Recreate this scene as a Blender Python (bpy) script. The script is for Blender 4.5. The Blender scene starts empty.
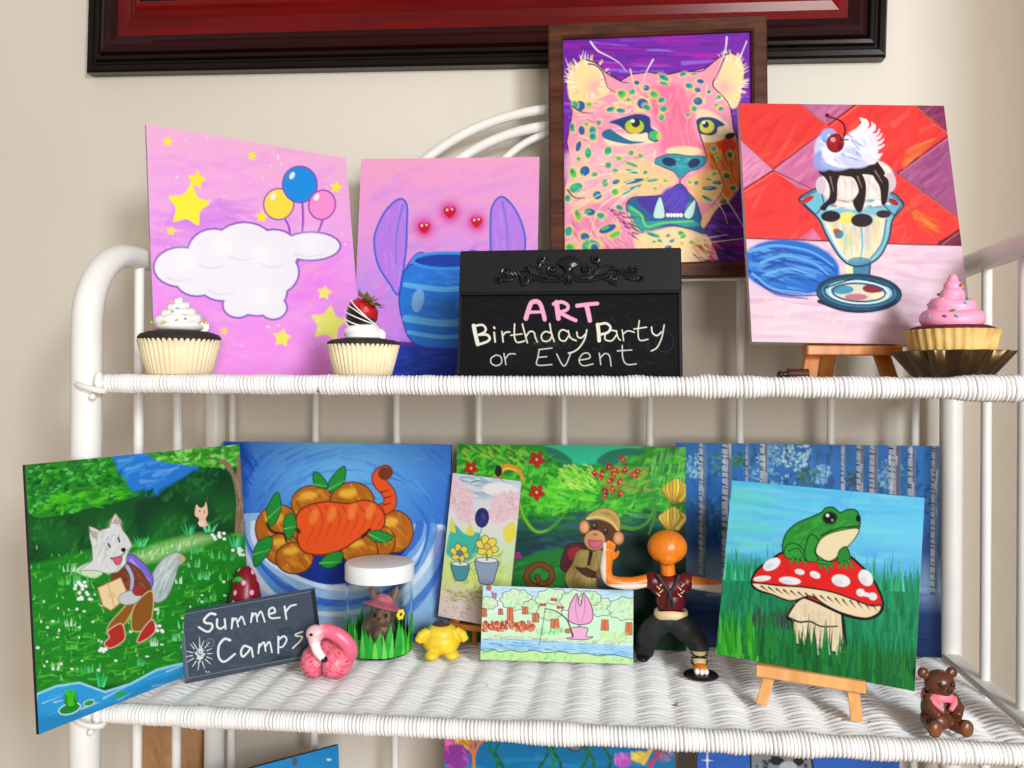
import bpy, math, random
import numpy as np
from mathutils import Matrix, Vector

# ------------------------------------------------------------------ camera, world, light, exposure
scene = bpy.context.scene
COL = scene.collection
PI = math.pi

cam_data = bpy.data.cameras.new('camera')
cam_data.sensor_width = 36.0
cam_data.lens = 850.0 / 1024.0 * 36.0
cam_data.clip_start = 0.02
cam = bpy.data.objects.new('camera', cam_data)
COL.objects.link(cam)
YAW, ROLL = 0.1268, 0.0051
cam.matrix_world = Matrix.Rotation(YAW, 4, 'Z') @ Matrix.Rotation(PI / 2, 4, 'X') @ Matrix.Rotation(ROLL, 4, 'Z')
scene.camera = cam

world = bpy.data.worlds.new('room_light')
scene.world = world
world.use_nodes = True
bg = world.node_tree.nodes['Background']
bg.inputs['Color'].default_value = (1.0, 0.89, 0.77, 1)
bg.inputs['Strength'].default_value = 0.42


def area_light(name, loc, target, size, size_y, power, color):
    d = bpy.data.lights.new(name, 'AREA')
    d.shape = 'RECTANGLE'
    d.size, d.size_y = size, size_y
    d.energy = power
    d.color = color
    o = bpy.data.objects.new(name, d)
    COL.objects.link(o)
    o.location = loc
    o.rotation_euler = (Vector(target) - Vector(loc)).to_track_quat('-Z', 'Y').to_euler()
    return o


area_light('window_light', (1.25, -1.30, 0.62), (-0.05, 1.0, -0.2), 0.36, 0.50, 49, (0.86, 0.935, 1.0))
area_light('front_fill_light', (0.75, -1.55, 0.02), (-0.1, 1.1, -0.1), 0.7, 0.7, 35, (1.0, 0.97, 0.93))  # added low fill from the front

scene.view_settings.view_transform = 'Standard'
scene.view_settings.look = 'None'
scene.view_settings.gamma = 1
scene.view_settings.use_curve_mapping = False
scene.view_settings.exposure = 0.0

# ------------------------------------------------------------------ materials
def lin(c):
    c = np.asarray(c, float) / 255.0
    return np.where(c <= 0.04045, c / 12.92, ((c + 0.055) / 1.055) ** 2.4)


def mat(name, rgb, rough=0.5, metal=0.0, noise=0.0, scale=40.0, bump=0.0, bscale=200.0, stretch=(1, 1, 1), coat=0.0, trans=0.0, ior=1.45, rgb2=None, spec=0.5, specks=None):
    """Principled material with a procedural noise on its colour and a procedural bump."""
    m = bpy.data.materials.new(name)
    m.use_nodes = True
    nt = m.node_tree
    b = nt.nodes['Principled BSDF']
    c = lin(rgb)
    b.inputs['Roughness'].default_value = rough
    b.inputs['Metallic'].default_value = metal
    b.inputs['Coat Weight'].default_value = coat
    b.inputs['Coat Roughness'].default_value = 0.15
    b.inputs['Transmission Weight'].default_value = trans
    b.inputs['IOR'].default_value = ior
    tc = nt.nodes.new('ShaderNodeTexCoord')
    mp = nt.nodes.new('ShaderNodeMapping')
    mp.inputs['Scale'].default_value = stretch
    nt.links.new(tc.outputs['Object'], mp.inputs['Vector'])
    n = nt.nodes.new('ShaderNodeTexNoise')
    n.inputs['Scale'].default_value = scale
    n.inputs['Detail'].default_value = 5
    nt.links.new(mp.outputs['Vector'], n.inputs['Vector'])
    r = nt.nodes.new('ShaderNodeValToRGB')
    c2 = lin(rgb2) if rgb2 is not None else c * (1 - noise)
    r.color_ramp.elements[0].position = 0.35
    r.color_ramp.elements[1].position = 0.65
    r.color_ramp.elements[0].color = (*c2, 1)
    r.color_ramp.elements[1].color = (*c, 1)
    nt.links.new(n.outputs['Fac'], r.inputs['Fac'])
    b.inputs['Specular IOR Level'].default_value = spec
    if specks:                                   # sparse chips where the coat has worn off
        n3 = nt.nodes.new('ShaderNodeTexNoise')
        n3.inputs['Scale'].default_value = 48
        n3.inputs['Detail'].default_value = 3
        nt.links.new(mp.outputs['Vector'], n3.inputs['Vector'])
        r3 = nt.nodes.new('ShaderNodeMapRange')
        r3.inputs['From Min'].default_value = 0.735
        r3.inputs['From Max'].default_value = 0.775
        nt.links.new(n3.outputs['Fac'], r3.inputs['Value'])
        mx = nt.nodes.new('ShaderNodeMix')
        mx.data_type = 'RGBA'
        mx.inputs['B'].default_value = (*lin(specks), 1)
        nt.links.new(r3.outputs['Result'], mx.inputs['Factor'])
        nt.links.new(r.outputs['Color'], mx.inputs['A'])
        nt.links.new(mx.outputs['Result'], b.inputs['Base Color'])
    else:
        nt.links.new(r.outputs['Color'], b.inputs['Base Color'])
    if bump:
        n2 = nt.nodes.new('ShaderNodeTexNoise')
        n2.inputs['Scale'].default_value = bscale
        n2.inputs['Detail'].default_value = 4
        nt.links.new(mp.outputs['Vector'], n2.inputs['Vector'])
        bp = nt.nodes.new('ShaderNodeBump')
        bp.inputs['Strength'].default_value = bump
        bp.inputs['Distance'].default_value = 0.002
        nt.links.new(n2.outputs['Fac'], bp.inputs['Height'])
        nt.links.new(bp.outputs['Normal'], b.inputs['Normal'])
    return m


def paint_mat(name, rough=0.5, bump=0.15, bscale=900, spec=0.2, var=0.05):
    """Paint whose colour is carried by the mesh's own colour attribute, with brushed grain."""
    m = bpy.data.materials.new(name)
    m.use_nodes = True
    nt = m.node_tree
    b = nt.nodes['Principled BSDF']
    b.inputs['Roughness'].default_value = rough
    b.inputs['Specular IOR Level'].default_value = spec
    a = nt.nodes.new('ShaderNodeAttribute')
    a.attribute_name = 'paint'
    tc = nt.nodes.new('ShaderNodeTexCoord')
    n = nt.nodes.new('ShaderNodeTexNoise')
    n.inputs['Scale'].default_value = bscale
    nt.links.new(tc.outputs['Object'], n.inputs['Vector'])
    mx = nt.nodes.new('ShaderNodeMix')
    mx.data_type = 'RGBA'
    mx.blend_type = 'MULTIPLY'
    mx.inputs['Factor'].default_value = var * 2
    nt.links.new(a.outputs['Color'], mx.inputs['A'])
    nt.links.new(n.outputs['Fac'], mx.inputs['B'])
    nt.links.new(mx.outputs['Result'], b.inputs['Base Color'])
    bp = nt.nodes.new('ShaderNodeBump')
    bp.inputs['Strength'].default_value = bump
    bp.inputs['Distance'].default_value = 0.001
    nt.links.new(n.outputs['Fac'], bp.inputs['Height'])
    nt.links.new(bp.outputs['Normal'], b.inputs['Normal'])
    return m


M = {}
M['wall'] = mat('wall_paint', (222, 213, 199), 0.75, noise=0.04, scale=3, bump=0.12, bscale=180)
M['floor'] = mat('floor_wood', (150, 110, 75), 0.5, noise=0.3, scale=6, stretch=(1, 8, 1))
M['white'] = mat('white_enamel', (238, 235, 229), 0.38, noise=0.05, scale=25, bump=0.06, bscale=60)
M['wicker'] = mat('white_wicker', (240, 238, 236), 0.55, noise=0.07, scale=60, bump=0.12, bscale=300, specks=(120, 108, 100))
M['pine'] = mat('pine_wood', (236, 178, 112), 0.5, rgb2=(220, 152, 88), scale=30, stretch=(3, 3, 0.4))
M['amber_wood'] = mat('amber_wood', (210, 134, 62), 0.4, rgb2=(178, 100, 38), scale=30, stretch=(3, 3, 0.4))
M['walnut'] = mat('walnut_wood', (88, 48, 28), 0.45, rgb2=(60, 30, 18), scale=40, stretch=(0.5, 4, 4), bump=0.1, spec=0.2)
M['mahogany'] = mat('red_mahogany', (124, 5, 8), 0.25, rgb2=(92, 3, 6), scale=10, stretch=(0.4, 3, 3), coat=0.12, spec=0.3)
M['shaded_burnish'] = mat('shaded_burnished_mahogany', (44, 5, 8), 0.22, rgb2=(30, 3, 6), scale=10, stretch=(0.4, 3, 3), coat=0.1, spec=0.25)  # dark burnished stain, partly the cove's shade put into the colour
M['ebony'] = mat('black_lacquer', (20, 12, 10), 0.22, noise=0.2, coat=0.08, spec=0.25)
M['silver'] = mat('silver_bead', (200, 198, 195), 0.3, 0.9, noise=0.2)
M['glass'] = mat('clear_glass', (250, 252, 252), 0.02, trans=1.0, ior=1.12)
M['dark_print'] = mat('dark_print', (48, 40, 42), 0.4, noise=0.4, scale=6)
M['board_black'] = mat('black_board', (25, 24, 25), 0.5, spec=0.25, noise=0.25, scale=18, bump=0.08)
M['black_gloss'] = mat('black_moulding', (18, 17, 18), 0.25, noise=0.2, scale=60)
M['canvas_edge'] = mat('canvas_edge', (222, 214, 205), 0.8, noise=0.08, bump=0.2, bscale=600)
M['dark_edge'] = mat('dark_panel_edge', (40, 44, 60), 0.7, noise=0.2)
M['kraft'] = mat('kraft_paper', (206, 160, 112), 0.85, rgb2=(186, 138, 94), scale=14, bump=0.2, bscale=50)
M['paint'] = paint_mat('acrylic_paint')
M['chalk'] = paint_mat('chalk_and_slate', 0.8, 0.1, 700, 0.1)
M['clay'] = paint_mat('painted_clay', 0.32, 0.15, 350, 0.5)
M['liner'] = mat('paper_liner', (240, 222, 184), 0.8, noise=0.08, scale=60)
M['liner_tan'] = mat('paper_liner_golden', (226, 190, 118), 0.75, rgb2=(200, 158, 88), scale=50)
M['choc'] = mat('chocolate_cake', (52, 40, 42), 0.8, noise=0.4, scale=120, bump=0.6, bscale=260)
M['redcake'] = mat('red_cake', (110, 30, 30), 0.8, noise=0.4, scale=120, bump=0.6, bscale=260)
M['cream'] = mat('white_frosting', (246, 243, 238), 0.45, noise=0.03, bump=0.15, bscale=160)
M['pinkcream'] = mat('pink_frosting', (246, 158, 190), 0.4, noise=0.05, bump=0.15, bscale=120)
M['berry'] = mat('strawberry_red', (196, 24, 34), 0.25, noise=0.25, scale=220, bump=0.5, bscale=300)
M['leaf'] = mat('leaf_green', (120, 128, 48), 0.6, rgb2=(96, 76, 36), scale=90)
M['darkchoc'] = mat('dark_chocolate', (38, 26, 26), 0.25, noise=0.1)
M['tin'] = mat('dark_tin', (96, 76, 50), 0.32, 0.75, noise=0.3, scale=30)
M['yellow'] = mat('yellow_clay', (244, 214, 60), 0.4, rgb2=(234, 194, 40), scale=60, bump=0.2, bscale=150)
M['brown'] = mat('brown_clay', (84, 52, 34), 0.4, noise=0.3, scale=80)
M['black'] = mat('black_clay', (20, 18, 20), 0.35, noise=0.2)
M['eyewhite'] = mat('white_clay', (244, 242, 238), 0.35, noise=0.04)
M['pinkhat'] = mat('pink_felt_clay', (226, 122, 140), 0.5, noise=0.12, scale=90, bump=0.2)
M['lid'] = mat('white_lid', (244, 243, 244), 0.4, noise=0.02)
M['grass1'] = mat('grass_green', (38, 176, 58), 0.45, rgb2=(22, 140, 44), scale=60)
M['grass2'] = mat('grass_light', (110, 214, 80), 0.45, rgb2=(70, 190, 66), scale=60)
M['orange'] = mat('orange_clay', (240, 140, 28), 0.4, rgb2=(228, 116, 18), scale=60, bump=0.2)
M['maroon'] = mat('maroon_clay', (104, 18, 24), 0.35, rgb2=(80, 10, 18), scale=50)
M['charcoal'] = mat('charcoal_clay', (38, 40, 42), 0.6, noise=0.25, scale=50)
M['sand'] = mat('sand_clay', (232, 206, 158), 0.5, noise=0.12, scale=80)
M['polkared'] = mat('dark_red_clay', (130, 14, 32), 0.35, noise=0.15)
M['polkapink'] = mat('pink_dot', (240, 150, 190), 0.45, noise=0.05)
for n_, c_ in (('sp_yellow', (248, 214, 60)), ('sp_blue', (120, 190, 220)), ('sp_orange', (240, 140, 60)), ('sp_green', (40, 150, 110)), ('sp_red', (200, 40, 70)), ('sp_purple', (150, 80, 170))):
    M[n_] = mat(n_.replace('sp_', 'sprinkle_'), c_, 0.4, noise=0.05)

# ------------------------------------------------------------------ mesh helpers
class MB:
    def __init__(s):
        s.v, s.f, s.m = [], [], []

    def add(s, verts, faces, mi=0):
        o = len(s.v)
        s.v.extend([tuple(map(float, p)) for p in verts])
        s.f.extend([tuple(i + o for i in f) for f in faces])
        s.m.extend([mi] * len(faces))
        return s

    def box(s, c, d, R=None, mi=0, bev=0.0):
        """a box with chamfered edges: c centre, d full sizes"""
        h = np.array(d, float) / 2
        bev = min(bev, h.min() * 0.9)
        P, idx = [], {}
        for sx in (-1, 1):
            for sy in (-1, 1):
                for sz in (-1, 1):
                    for ax in range(3):
                        q = np.array([sx, sy, sz]) * (h - bev)
                        q[ax] = (sx, sy, sz)[ax] * h[ax]
                        idx[(sx, sy, sz, ax)] = len(P)
                        P.append(q)
        F = []
        if bev <= 0:
            P, idx2 = [], {}
            for k in [(a, b, c_) for a in (-1, 1) for b in (-1, 1) for c_ in (-1, 1)]:
                idx2[k] = len(P)
                P.append(np.array(k) * h)
            g = lambda k, ax: idx2[k]
        else:
            g = lambda k, ax: idx[(*k, ax)]
        cyc = [(1, 2), (2, 0), (0, 1)]
        for ax in range(3):
            a, b = cyc[ax]
            for sg in (-1, 1):
                ring = []
                for (sa, sb) in ((-1, -1), (1, -1), (1, 1), (-1, 1)):
                    k = [0, 0, 0]
                    k[ax], k[a], k[b] = sg, sa, sb
                    ring.append(g(tuple(k), ax))
                F.append(ring if sg > 0 else ring[::-1])
        if bev > 0:
            for ax in range(3):
                a, b = cyc[ax]
                for sa in (-1, 1):
                    for sb in (-1, 1):
                        def kk(sx):
                            k = [0, 0, 0]
                            k[ax], k[a], k[b] = sx, sa, sb
                            return tuple(k)
                        r = [g(kk(-1), a), g(kk(1), a), g(kk(1), b), g(kk(-1), b)]
                        F.append(r if sa * sb < 0 else r[::-1])
            for k in [(a, b, c_) for a in (-1, 1) for b in (-1, 1) for c_ in (-1, 1)]:
                r = [g(k, 0), g(k, 1), g(k, 2)]
                F.append(r if k[0] * k[1] * k[2] > 0 else r[::-1])
        P = np.array(P)
        if R is not None:
            P = P @ np.array(R).T
        return s.add(P + np.array(c), F, mi)

    def tube(s, path, rad, n=10, mi=0, closed=False, caps=True, flat=None, up=None):
        P = np.array(path, float)
        k = len(P)
        rad = np.full(k, rad) if np.isscalar(rad) else np.array(rad, float)
        T = np.gradient(P, axis=0) if not closed else np.roll(P, -1, 0) - np.roll(P, 1, 0)
        T /= np.linalg.norm(T, axis=1)[:, None] + 1e-12
        a = np.array([0, 0, 1.0]) if up is None else np.array(up, float)
        if abs(T[0] @ a) > 0.95:
            a = np.array([1.0, 0, 0])
        N = a - (a @ T[0]) * T[0]
        N /= np.linalg.norm(N)
        V = []
        fl = (1, 1) if flat is None else flat
        for i in range(k):
            N = N - (N @ T[i]) * T[i]
            N /= np.linalg.norm(N) + 1e-12
            B = np.cross(T[i], N)
            for j in range(n):
                t = 2 * PI * j / n
                V.append(P[i] + rad[i] * (fl[0] * math.cos(t) * N + fl[1] * math.sin(t) * B))
        F = []
        for i in range(k if closed else k - 1):
            i2 = (i + 1) % k
            for j in range(n):
                j2 = (j + 1) % n
                F.append((i * n + j, i * n + j2, i2 * n + j2, i2 * n + j))
        if caps and not closed:
            F.append(tuple(range(n))[::-1])
            F.append(tuple((k - 1) * n + j for j in range(n)))
        return s.add(V, F, mi)

    def ball(s, c, r, R=None, nu=20, nv=12, mi=0):
        r = np.array([r] * 3 if np.isscalar(r) else r, float)
        V = [(0, 0, -1)]
        for i in range(1, nv):
            ph = -PI / 2 + PI * i / nv
            for j in range(nu):
                th = 2 * PI * j / nu
                V.append((math.cos(ph) * math.cos(th), math.cos(ph) * math.sin(th), math.sin(ph)))
        V.append((0, 0, 1))
        F = []
        for j in range(nu):
            j2 = (j + 1) % nu
            F.append((0, 1 + j2, 1 + j))
            for i in range(nv - 2):
                a = 1 + i * nu
                F.append((a + j, a + j2, a + nu + j2, a + nu + j))
            F.append((1 + (nv - 2) * nu + j, 1 + (nv - 2) * nu + j2, len(V) - 1))
        V = np.array(V) * r
        if R is not None:
            V = V @ np.array(R).T
        return s.add(V + np.array(c), F, mi)

    def lathe(s, prof, n=48, c=(0, 0, 0), mi=0, flute=None):
        """prof: list of (r, z), or (r, z, flute amplitude); flute: number of pleats"""
        V, F = [], []
        k = len(prof)
        for p in prof:
            am = p[2] if len(p) > 2 else 0
            for j in range(n):
                t = 2 * PI * j / n
                r = p[0] + (am * math.cos(flute * t) if flute else 0)
                V.append((c[0] + r * math.cos(t), c[1] + r * math.sin(t), c[2] + p[1]))
        for i in range(k - 1):
            for j in range(n):
                j2 = (j + 1) % n
                F.append((i * n + j, i * n + j2, (i + 1) * n + j2, (i + 1) * n + j))
        if prof[0][0] > 1e-6:
            F.append(tuple(range(n))[::-1])
        if prof[-1][0] > 1e-6:
            F.append(tuple((k - 1) * n + j for j in range(n)))
        return s.add(V, F, mi)

    def prism(s, pts, y0, y1, mi=0):
        """outline in x,z extruded from y0 to y1"""
        n = len(pts)
        V = [(p[0], y0, p[1]) for p in pts] + [(p[0], y1, p[1]) for p in pts]
        F = [tuple(range(n)), tuple(range(2 * n - 1, n - 1, -1))]
        for i in range(n):
            j = (i + 1) % n
            F.append((i, i + n, j + n, j))
        return s.add(V, F, mi)

    def build(s, name, mats, parent=None, smooth=True, angle=40):
        me = bpy.data.meshes.new(name)
        me.from_pydata(s.v, [], s.f)
        for m in (mats if isinstance(mats, (list, tuple)) else [mats]):
            me.materials.append(m)
        me.polygons.foreach_set('material_index', s.m)
        me.update()
        import bmesh
        bm = bmesh.new()
        bm.from_mesh(me)
        bmesh.ops.recalc_face_normals(bm, faces=bm.faces)
        bm.to_mesh(me)
        bm.free()
        if smooth:
            me.polygons.foreach_set('use_smooth', [True] * len(me.polygons))
            me.set_sharp_from_angle(angle=math.radians(angle))
        o = bpy.data.objects.new(name, me)
        COL.objects.link(o)
        if parent:
            o.parent = parent
        return o


def tag(o, label=None, cat=None, group=None, kind=None):
    if label: o['label'] = label
    if cat: o['category'] = cat
    if group: o['group'] = group
    if kind: o['kind'] = kind
    return o


def empty(name, loc, label, cat, rz=0.0, group=None):
    o = bpy.data.objects.new(name, None)
    o.empty_display_size = 0.02
    COL.objects.link(o)
    o.location = loc
    o.rotation_euler = (0, 0, rz)
    return tag(o, label, cat, group)


def bake(mb, name, m, parent, voxel=0.002, smooth=4, color=None):
    """grow one continuous surface from overlapping closed pieces; optional colour per point"""
    o = mb.build(name + '_pieces', m)
    r = o.modifiers.new('r', 'REMESH')
    r.mode = 'VOXEL'
    r.voxel_size = voxel
    r.use_smooth_shade = True
    if smooth:
        k = o.modifiers.new('s', 'SMOOTH')
        k.iterations = smooth
        k.factor = 0.5
    dg = bpy.context.evaluated_depsgraph_get()
    me = bpy.data.meshes.new_from_object(o.evaluated_get(dg))
    me.name = name
    bpy.data.objects.remove(o)
    if not me.materials:
        me.materials.append(m)
    q = bpy.data.objects.new(name, me)
    COL.objects.link(q)
    if parent: q.parent = parent
    if color:
        n = len(me.vertices)
        co = np.empty(n * 3)
        me.vertices.foreach_get('co', co)
        co = co.reshape(-1, 3)
        c = np.ones((n, 4))
        c[:, :3] = color(co)
        at = me.color_attributes.new('paint', 'FLOAT_COLOR', 'POINT')
        at.data.foreach_set('color', c.ravel())
    return q


def catmull(P, closed=False, k=6):
    P = np.array(P, float)
    n = len(P)
    out = []
    rng = range(n) if closed else range(n - 1)
    for i in rng:
        if closed:
            p0, p1, p2, p3 = P[(i - 1) % n], P[i], P[(i + 1) % n], P[(i + 2) % n]
        else:
            p0, p1, p2, p3 = P[max(i - 1, 0)], P[i], P[i + 1], P[min(i + 2, n - 1)]
        for j in range(k):
            t = j / k
            out.append(0.5 * (2 * p1 + (p2 - p0) * t + (2 * p0 - 5 * p1 + 4 * p2 - p3) * t * t + (3 * p1 - p0 - 3 * p2 + p3) * t ** 3))
    if not closed:
        out.append(P[-1])
    return np.array(out)


def pose(a, b, c):
    """turn by a about the vertical, lean back by b, tip in the plane by c"""
    u = np.array([math.cos(a), math.sin(a), 0])
    k = np.array([-math.sin(a), math.cos(a), 0])
    v = math.cos(b) * np.array([0, 0, 1]) + math.sin(b) * k
    u2 = math.cos(c) * u + math.sin(c) * v
    v2 = -math.sin(c) * u + math.cos(c) * v
    n = np.cross(v2, u2)
    return Matrix(((u2[0], n[0], v2[0]), (u2[1], n[1], v2[1]), (u2[2], n[2], v2[2])))


def place(o, loc, R):
    o.matrix_world = Matrix.Translation(loc) @ R.to_4x4()
    return o
# ------------------------------------------------------------------ a small painter: brush marks laid on a panel's own grid of points
PAINT = 0.86


class Art:
    """The panel is sketched on a quadrilateral of sketch units (TL, TR, BR, BL)."""
    def __init__(s, quad, step=0.9, seed=1):
        q = np.array(quad, float)
        s.rng = random.Random(seed)
        s.nx = int(max(np.linalg.norm(q[1] - q[0]), np.linalg.norm(q[2] - q[3])) / step)
        s.ny = int(max(np.linalg.norm(q[3] - q[0]), np.linalg.norm(q[2] - q[1])) / step)
        A, b = [], []
        for (u, v), (x, y) in zip(((0, 0), (1, 0), (1, 1), (0, 1)), q):
            A.append([u, v, 1, 0, 0, 0, -u * x, -v * x]); b.append(x)
            A.append([0, 0, 0, u, v, 1, -u * y, -v * y]); b.append(y)
        h = np.linalg.solve(np.array(A, float), np.array(b, float))
        H = np.append(h, 1).reshape(3, 3)
        s.Hi = np.linalg.inv(H)
        U, V = np.meshgrid(np.linspace(0, 1, s.nx), np.linspace(0, 1, s.ny))
        W = H[2, 0] * U + H[2, 1] * V + 1
        s.X = (H[0, 0] * U + H[0, 1] * V + H[0, 2]) / W
        s.Y = (H[1, 0] * U + H[1, 1] * V + H[1, 2]) / W
        s.C = np.zeros((s.ny, s.nx, 3))
        s.q, s.aa = q, step * 0.9
        s.T(0, 0, 1)

    def T(s, x0, y0, k, dy=0):
        s.x0, s.y0, s.k, s.dy = x0, y0, k, dy
        return s

    def P(s, pts):
        p = np.array(pts, float).reshape(-1, 2)
        return np.stack([s.x0 + p[:, 0] * s.k, s.y0 + (p[:, 1] + s.dy) * s.k], 1)

    def sub(s, p, m):
        x0, y0 = p.min(0) - m
        x1, y1 = p.max(0) + m
        c = np.array([[x0, y0, 1], [x1, y0, 1], [x1, y1, 1], [x0, y1, 1]]) @ s.Hi.T
        c = c[:, :2] / c[:, 2:]
        i0 = int(np.floor(c[:, 0].min() * (s.nx - 1))); i1 = int(np.ceil(c[:, 0].max() * (s.nx - 1))) + 1
        j0 = int(np.floor(c[:, 1].min() * (s.ny - 1))); j1 = int(np.ceil(c[:, 1].max() * (s.ny - 1))) + 1
        i0, j0, i1, j1 = max(i0, 0), max(j0, 0), min(i1, s.nx), min(j1, s.ny)
        if i0 >= i1 or j0 >= j1: return None
        return slice(j0, j1), slice(i0, i1)

    def blend(s, sl, cov, col, a=1.0):
        cov = (cov * a)[..., None]
        s.C[sl] = s.C[sl] * (1 - cov) + lin(col) * cov

    def fill(s, col):
        s.C[:] = lin(col)

    def grad(s, stops, axis='y'):
        g = np.linspace(0, 1, s.ny)[:, None] * np.ones((1, s.nx)) if axis == 'y' else np.ones((s.ny, 1)) * np.linspace(0, 1, s.nx)[None]
        t = [x[0] for x in stops]
        L = np.array([lin(x[1]) for x in stops])
        for k in range(3):
            s.C[..., k] = np.interp(g, t, L[:, k])

    def poly(s, pts, col, smooth=False, out=None, ow=2, soft=0, a=1.0, raw=False):
        p = np.array(pts, float) if raw else s.P(pts)
        if smooth: p = catmull(p, True, 5)
        w = ow * (1 if raw else s.k) if out else 0
        sl = s.sub(p, w + soft * s.k + 2)
        if sl is None: return
        X, Y = s.X[sl], s.Y[sl]
        ins = np.zeros(X.shape, bool)
        d2 = np.full(X.shape, 1e9)
        n = len(p)
        for i in range(n):
            ax, ay = p[i]; bx, by = p[(i + 1) % n]
            dx, dy = bx - ax, by - ay
            L = dx * dx + dy * dy + 1e-12
            t = np.clip(((X - ax) * dx + (Y - ay) * dy) / L, 0, 1)
            d2 = np.minimum(d2, (X - ax - t * dx) ** 2 + (Y - ay - t * dy) ** 2)
            if ay != by:
                ins ^= ((ay > Y) != (by > Y)) & (X < (bx - ax) * (Y - ay) / (by - ay) + ax)
        sd = np.sqrt(d2) * np.where(ins, 1, -1)
        aa = max(s.aa, soft * s.k)
        if col is not None: s.blend(sl, np.clip(0.5 + sd / aa, 0, 1), col, a)
        if out: s.blend(sl, np.clip(0.5 + (w / 2 - np.abs(sd)) / s.aa, 0, 1), out)

    def ell(s, cx, cy, rx, ry, col, rot=0, out=None, ow=2, soft=0, a=1.0):
        t = np.linspace(0, 2 * PI, 25)[:-1]
        c, sn = math.cos(rot), math.sin(rot)
        s.poly([(cx + rx * math.cos(q) * c - ry * math.sin(q) * sn, cy + rx * math.cos(q) * sn + ry * math.sin(q) * c) for q in t], col, False, out, ow, soft, a)

    def glow(s, cx, cy, r, col, a=1.0):
        p = s.P([(cx, cy)])
        R = r * s.k
        sl = s.sub(p, R * 2)
        if sl is None: return
        d2 = (s.X[sl] - p[0, 0]) ** 2 + (s.Y[sl] - p[0, 1]) ** 2
        s.blend(sl, np.exp(-d2 / (R * R)), col, a)

    def line(s, pts, col, w=2, w1=None, smooth=True, a=1.0, raw=False):
        p = np.array(pts, float) if raw else s.P(pts)
        k = 1 if raw else s.k
        if smooth and len(p) > 2: p = catmull(p, False, 5)
        w1 = w if w1 is None else w1
        sl = s.sub(p, max(w, w1) * k / 2 + 2)
        if sl is None: return
        X, Y = s.X[sl], s.Y[sl]
        cov = np.zeros(X.shape)
        n = len(p) - 1
        for i in range(n):
            ax, ay = p[i]; dx, dy = p[i + 1] - p[i]
            t = np.clip(((X - ax) * dx + (Y - ay) * dy) / (dx * dx + dy * dy + 1e-12), 0, 1)
            d = np.sqrt((X - ax - t * dx) ** 2 + (Y - ay - t * dy) ** 2)
            ww = (w + (w1 - w) * (i + t) / n) * k / 2
            cov = np.maximum(cov, np.clip(0.5 + (ww - d) / s.aa, 0, 1))
        s.blend(sl, cov, col, a)

    def strokes(s, n, poly, cols, length, ang, width, a=0.7, jit=0.3, taper=0.3, bend=0.0, clip=True):
        """n loose brush marks whose starting points fall inside a polygon (sketch units)"""
        p = s.P(poly)
        x0, y0 = p.min(0); x1, y1 = p.max(0)
        r = s.rng
        m = len(p)
        done = tries = 0

        def inside(x, y):
            ins = False
            for i in range(m):
                ax, ay = p[i]; bx, by = p[(i + 1) % m]
                if (ay > y) != (by > y) and x < (bx - ax) * (y - ay) / (by - ay) + ax: ins = not ins
            return ins

        while done < n and tries < n * 8:
            tries += 1
            x, y = r.uniform(x0, x1), r.uniform(y0, y1)
            if not inside(x, y): continue
            g = (ang(x, y) if callable(ang) else ang) + r.uniform(-jit, jit)
            L = length * s.k * r.uniform(0.6, 1.3)
            if clip and not inside(x + math.cos(g) * L, y + math.sin(g) * L): continue
            done += 1
            q = [(x, y), (x + math.cos(g) * L / 2 + bend * r.uniform(-1, 1) * L, y + math.sin(g) * L / 2), (x + math.cos(g) * L, y + math.sin(g) * L)]
            w = width * s.k * r.uniform(0.7, 1.3)
            s.line(q, r.choice(cols), w, w * taper, False, a, raw=True)

    def star(s, cx, cy, r, col, rot=0.0, k=0.55, n=5):
        s.poly([(cx + (r if i % 2 == 0 else r * k) * math.sin(rot + PI * i / n), cy - (r if i % 2 == 0 else r * k) * math.cos(rot + PI * i / n)) for i in range(2 * n)], col, True)

    def box(s):
        """the whole panel as a polygon in the current sketch units"""
        q = s.q
        return [((x - s.x0) / s.k, (y - s.y0) / s.k - s.dy) for x, y in q]


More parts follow.
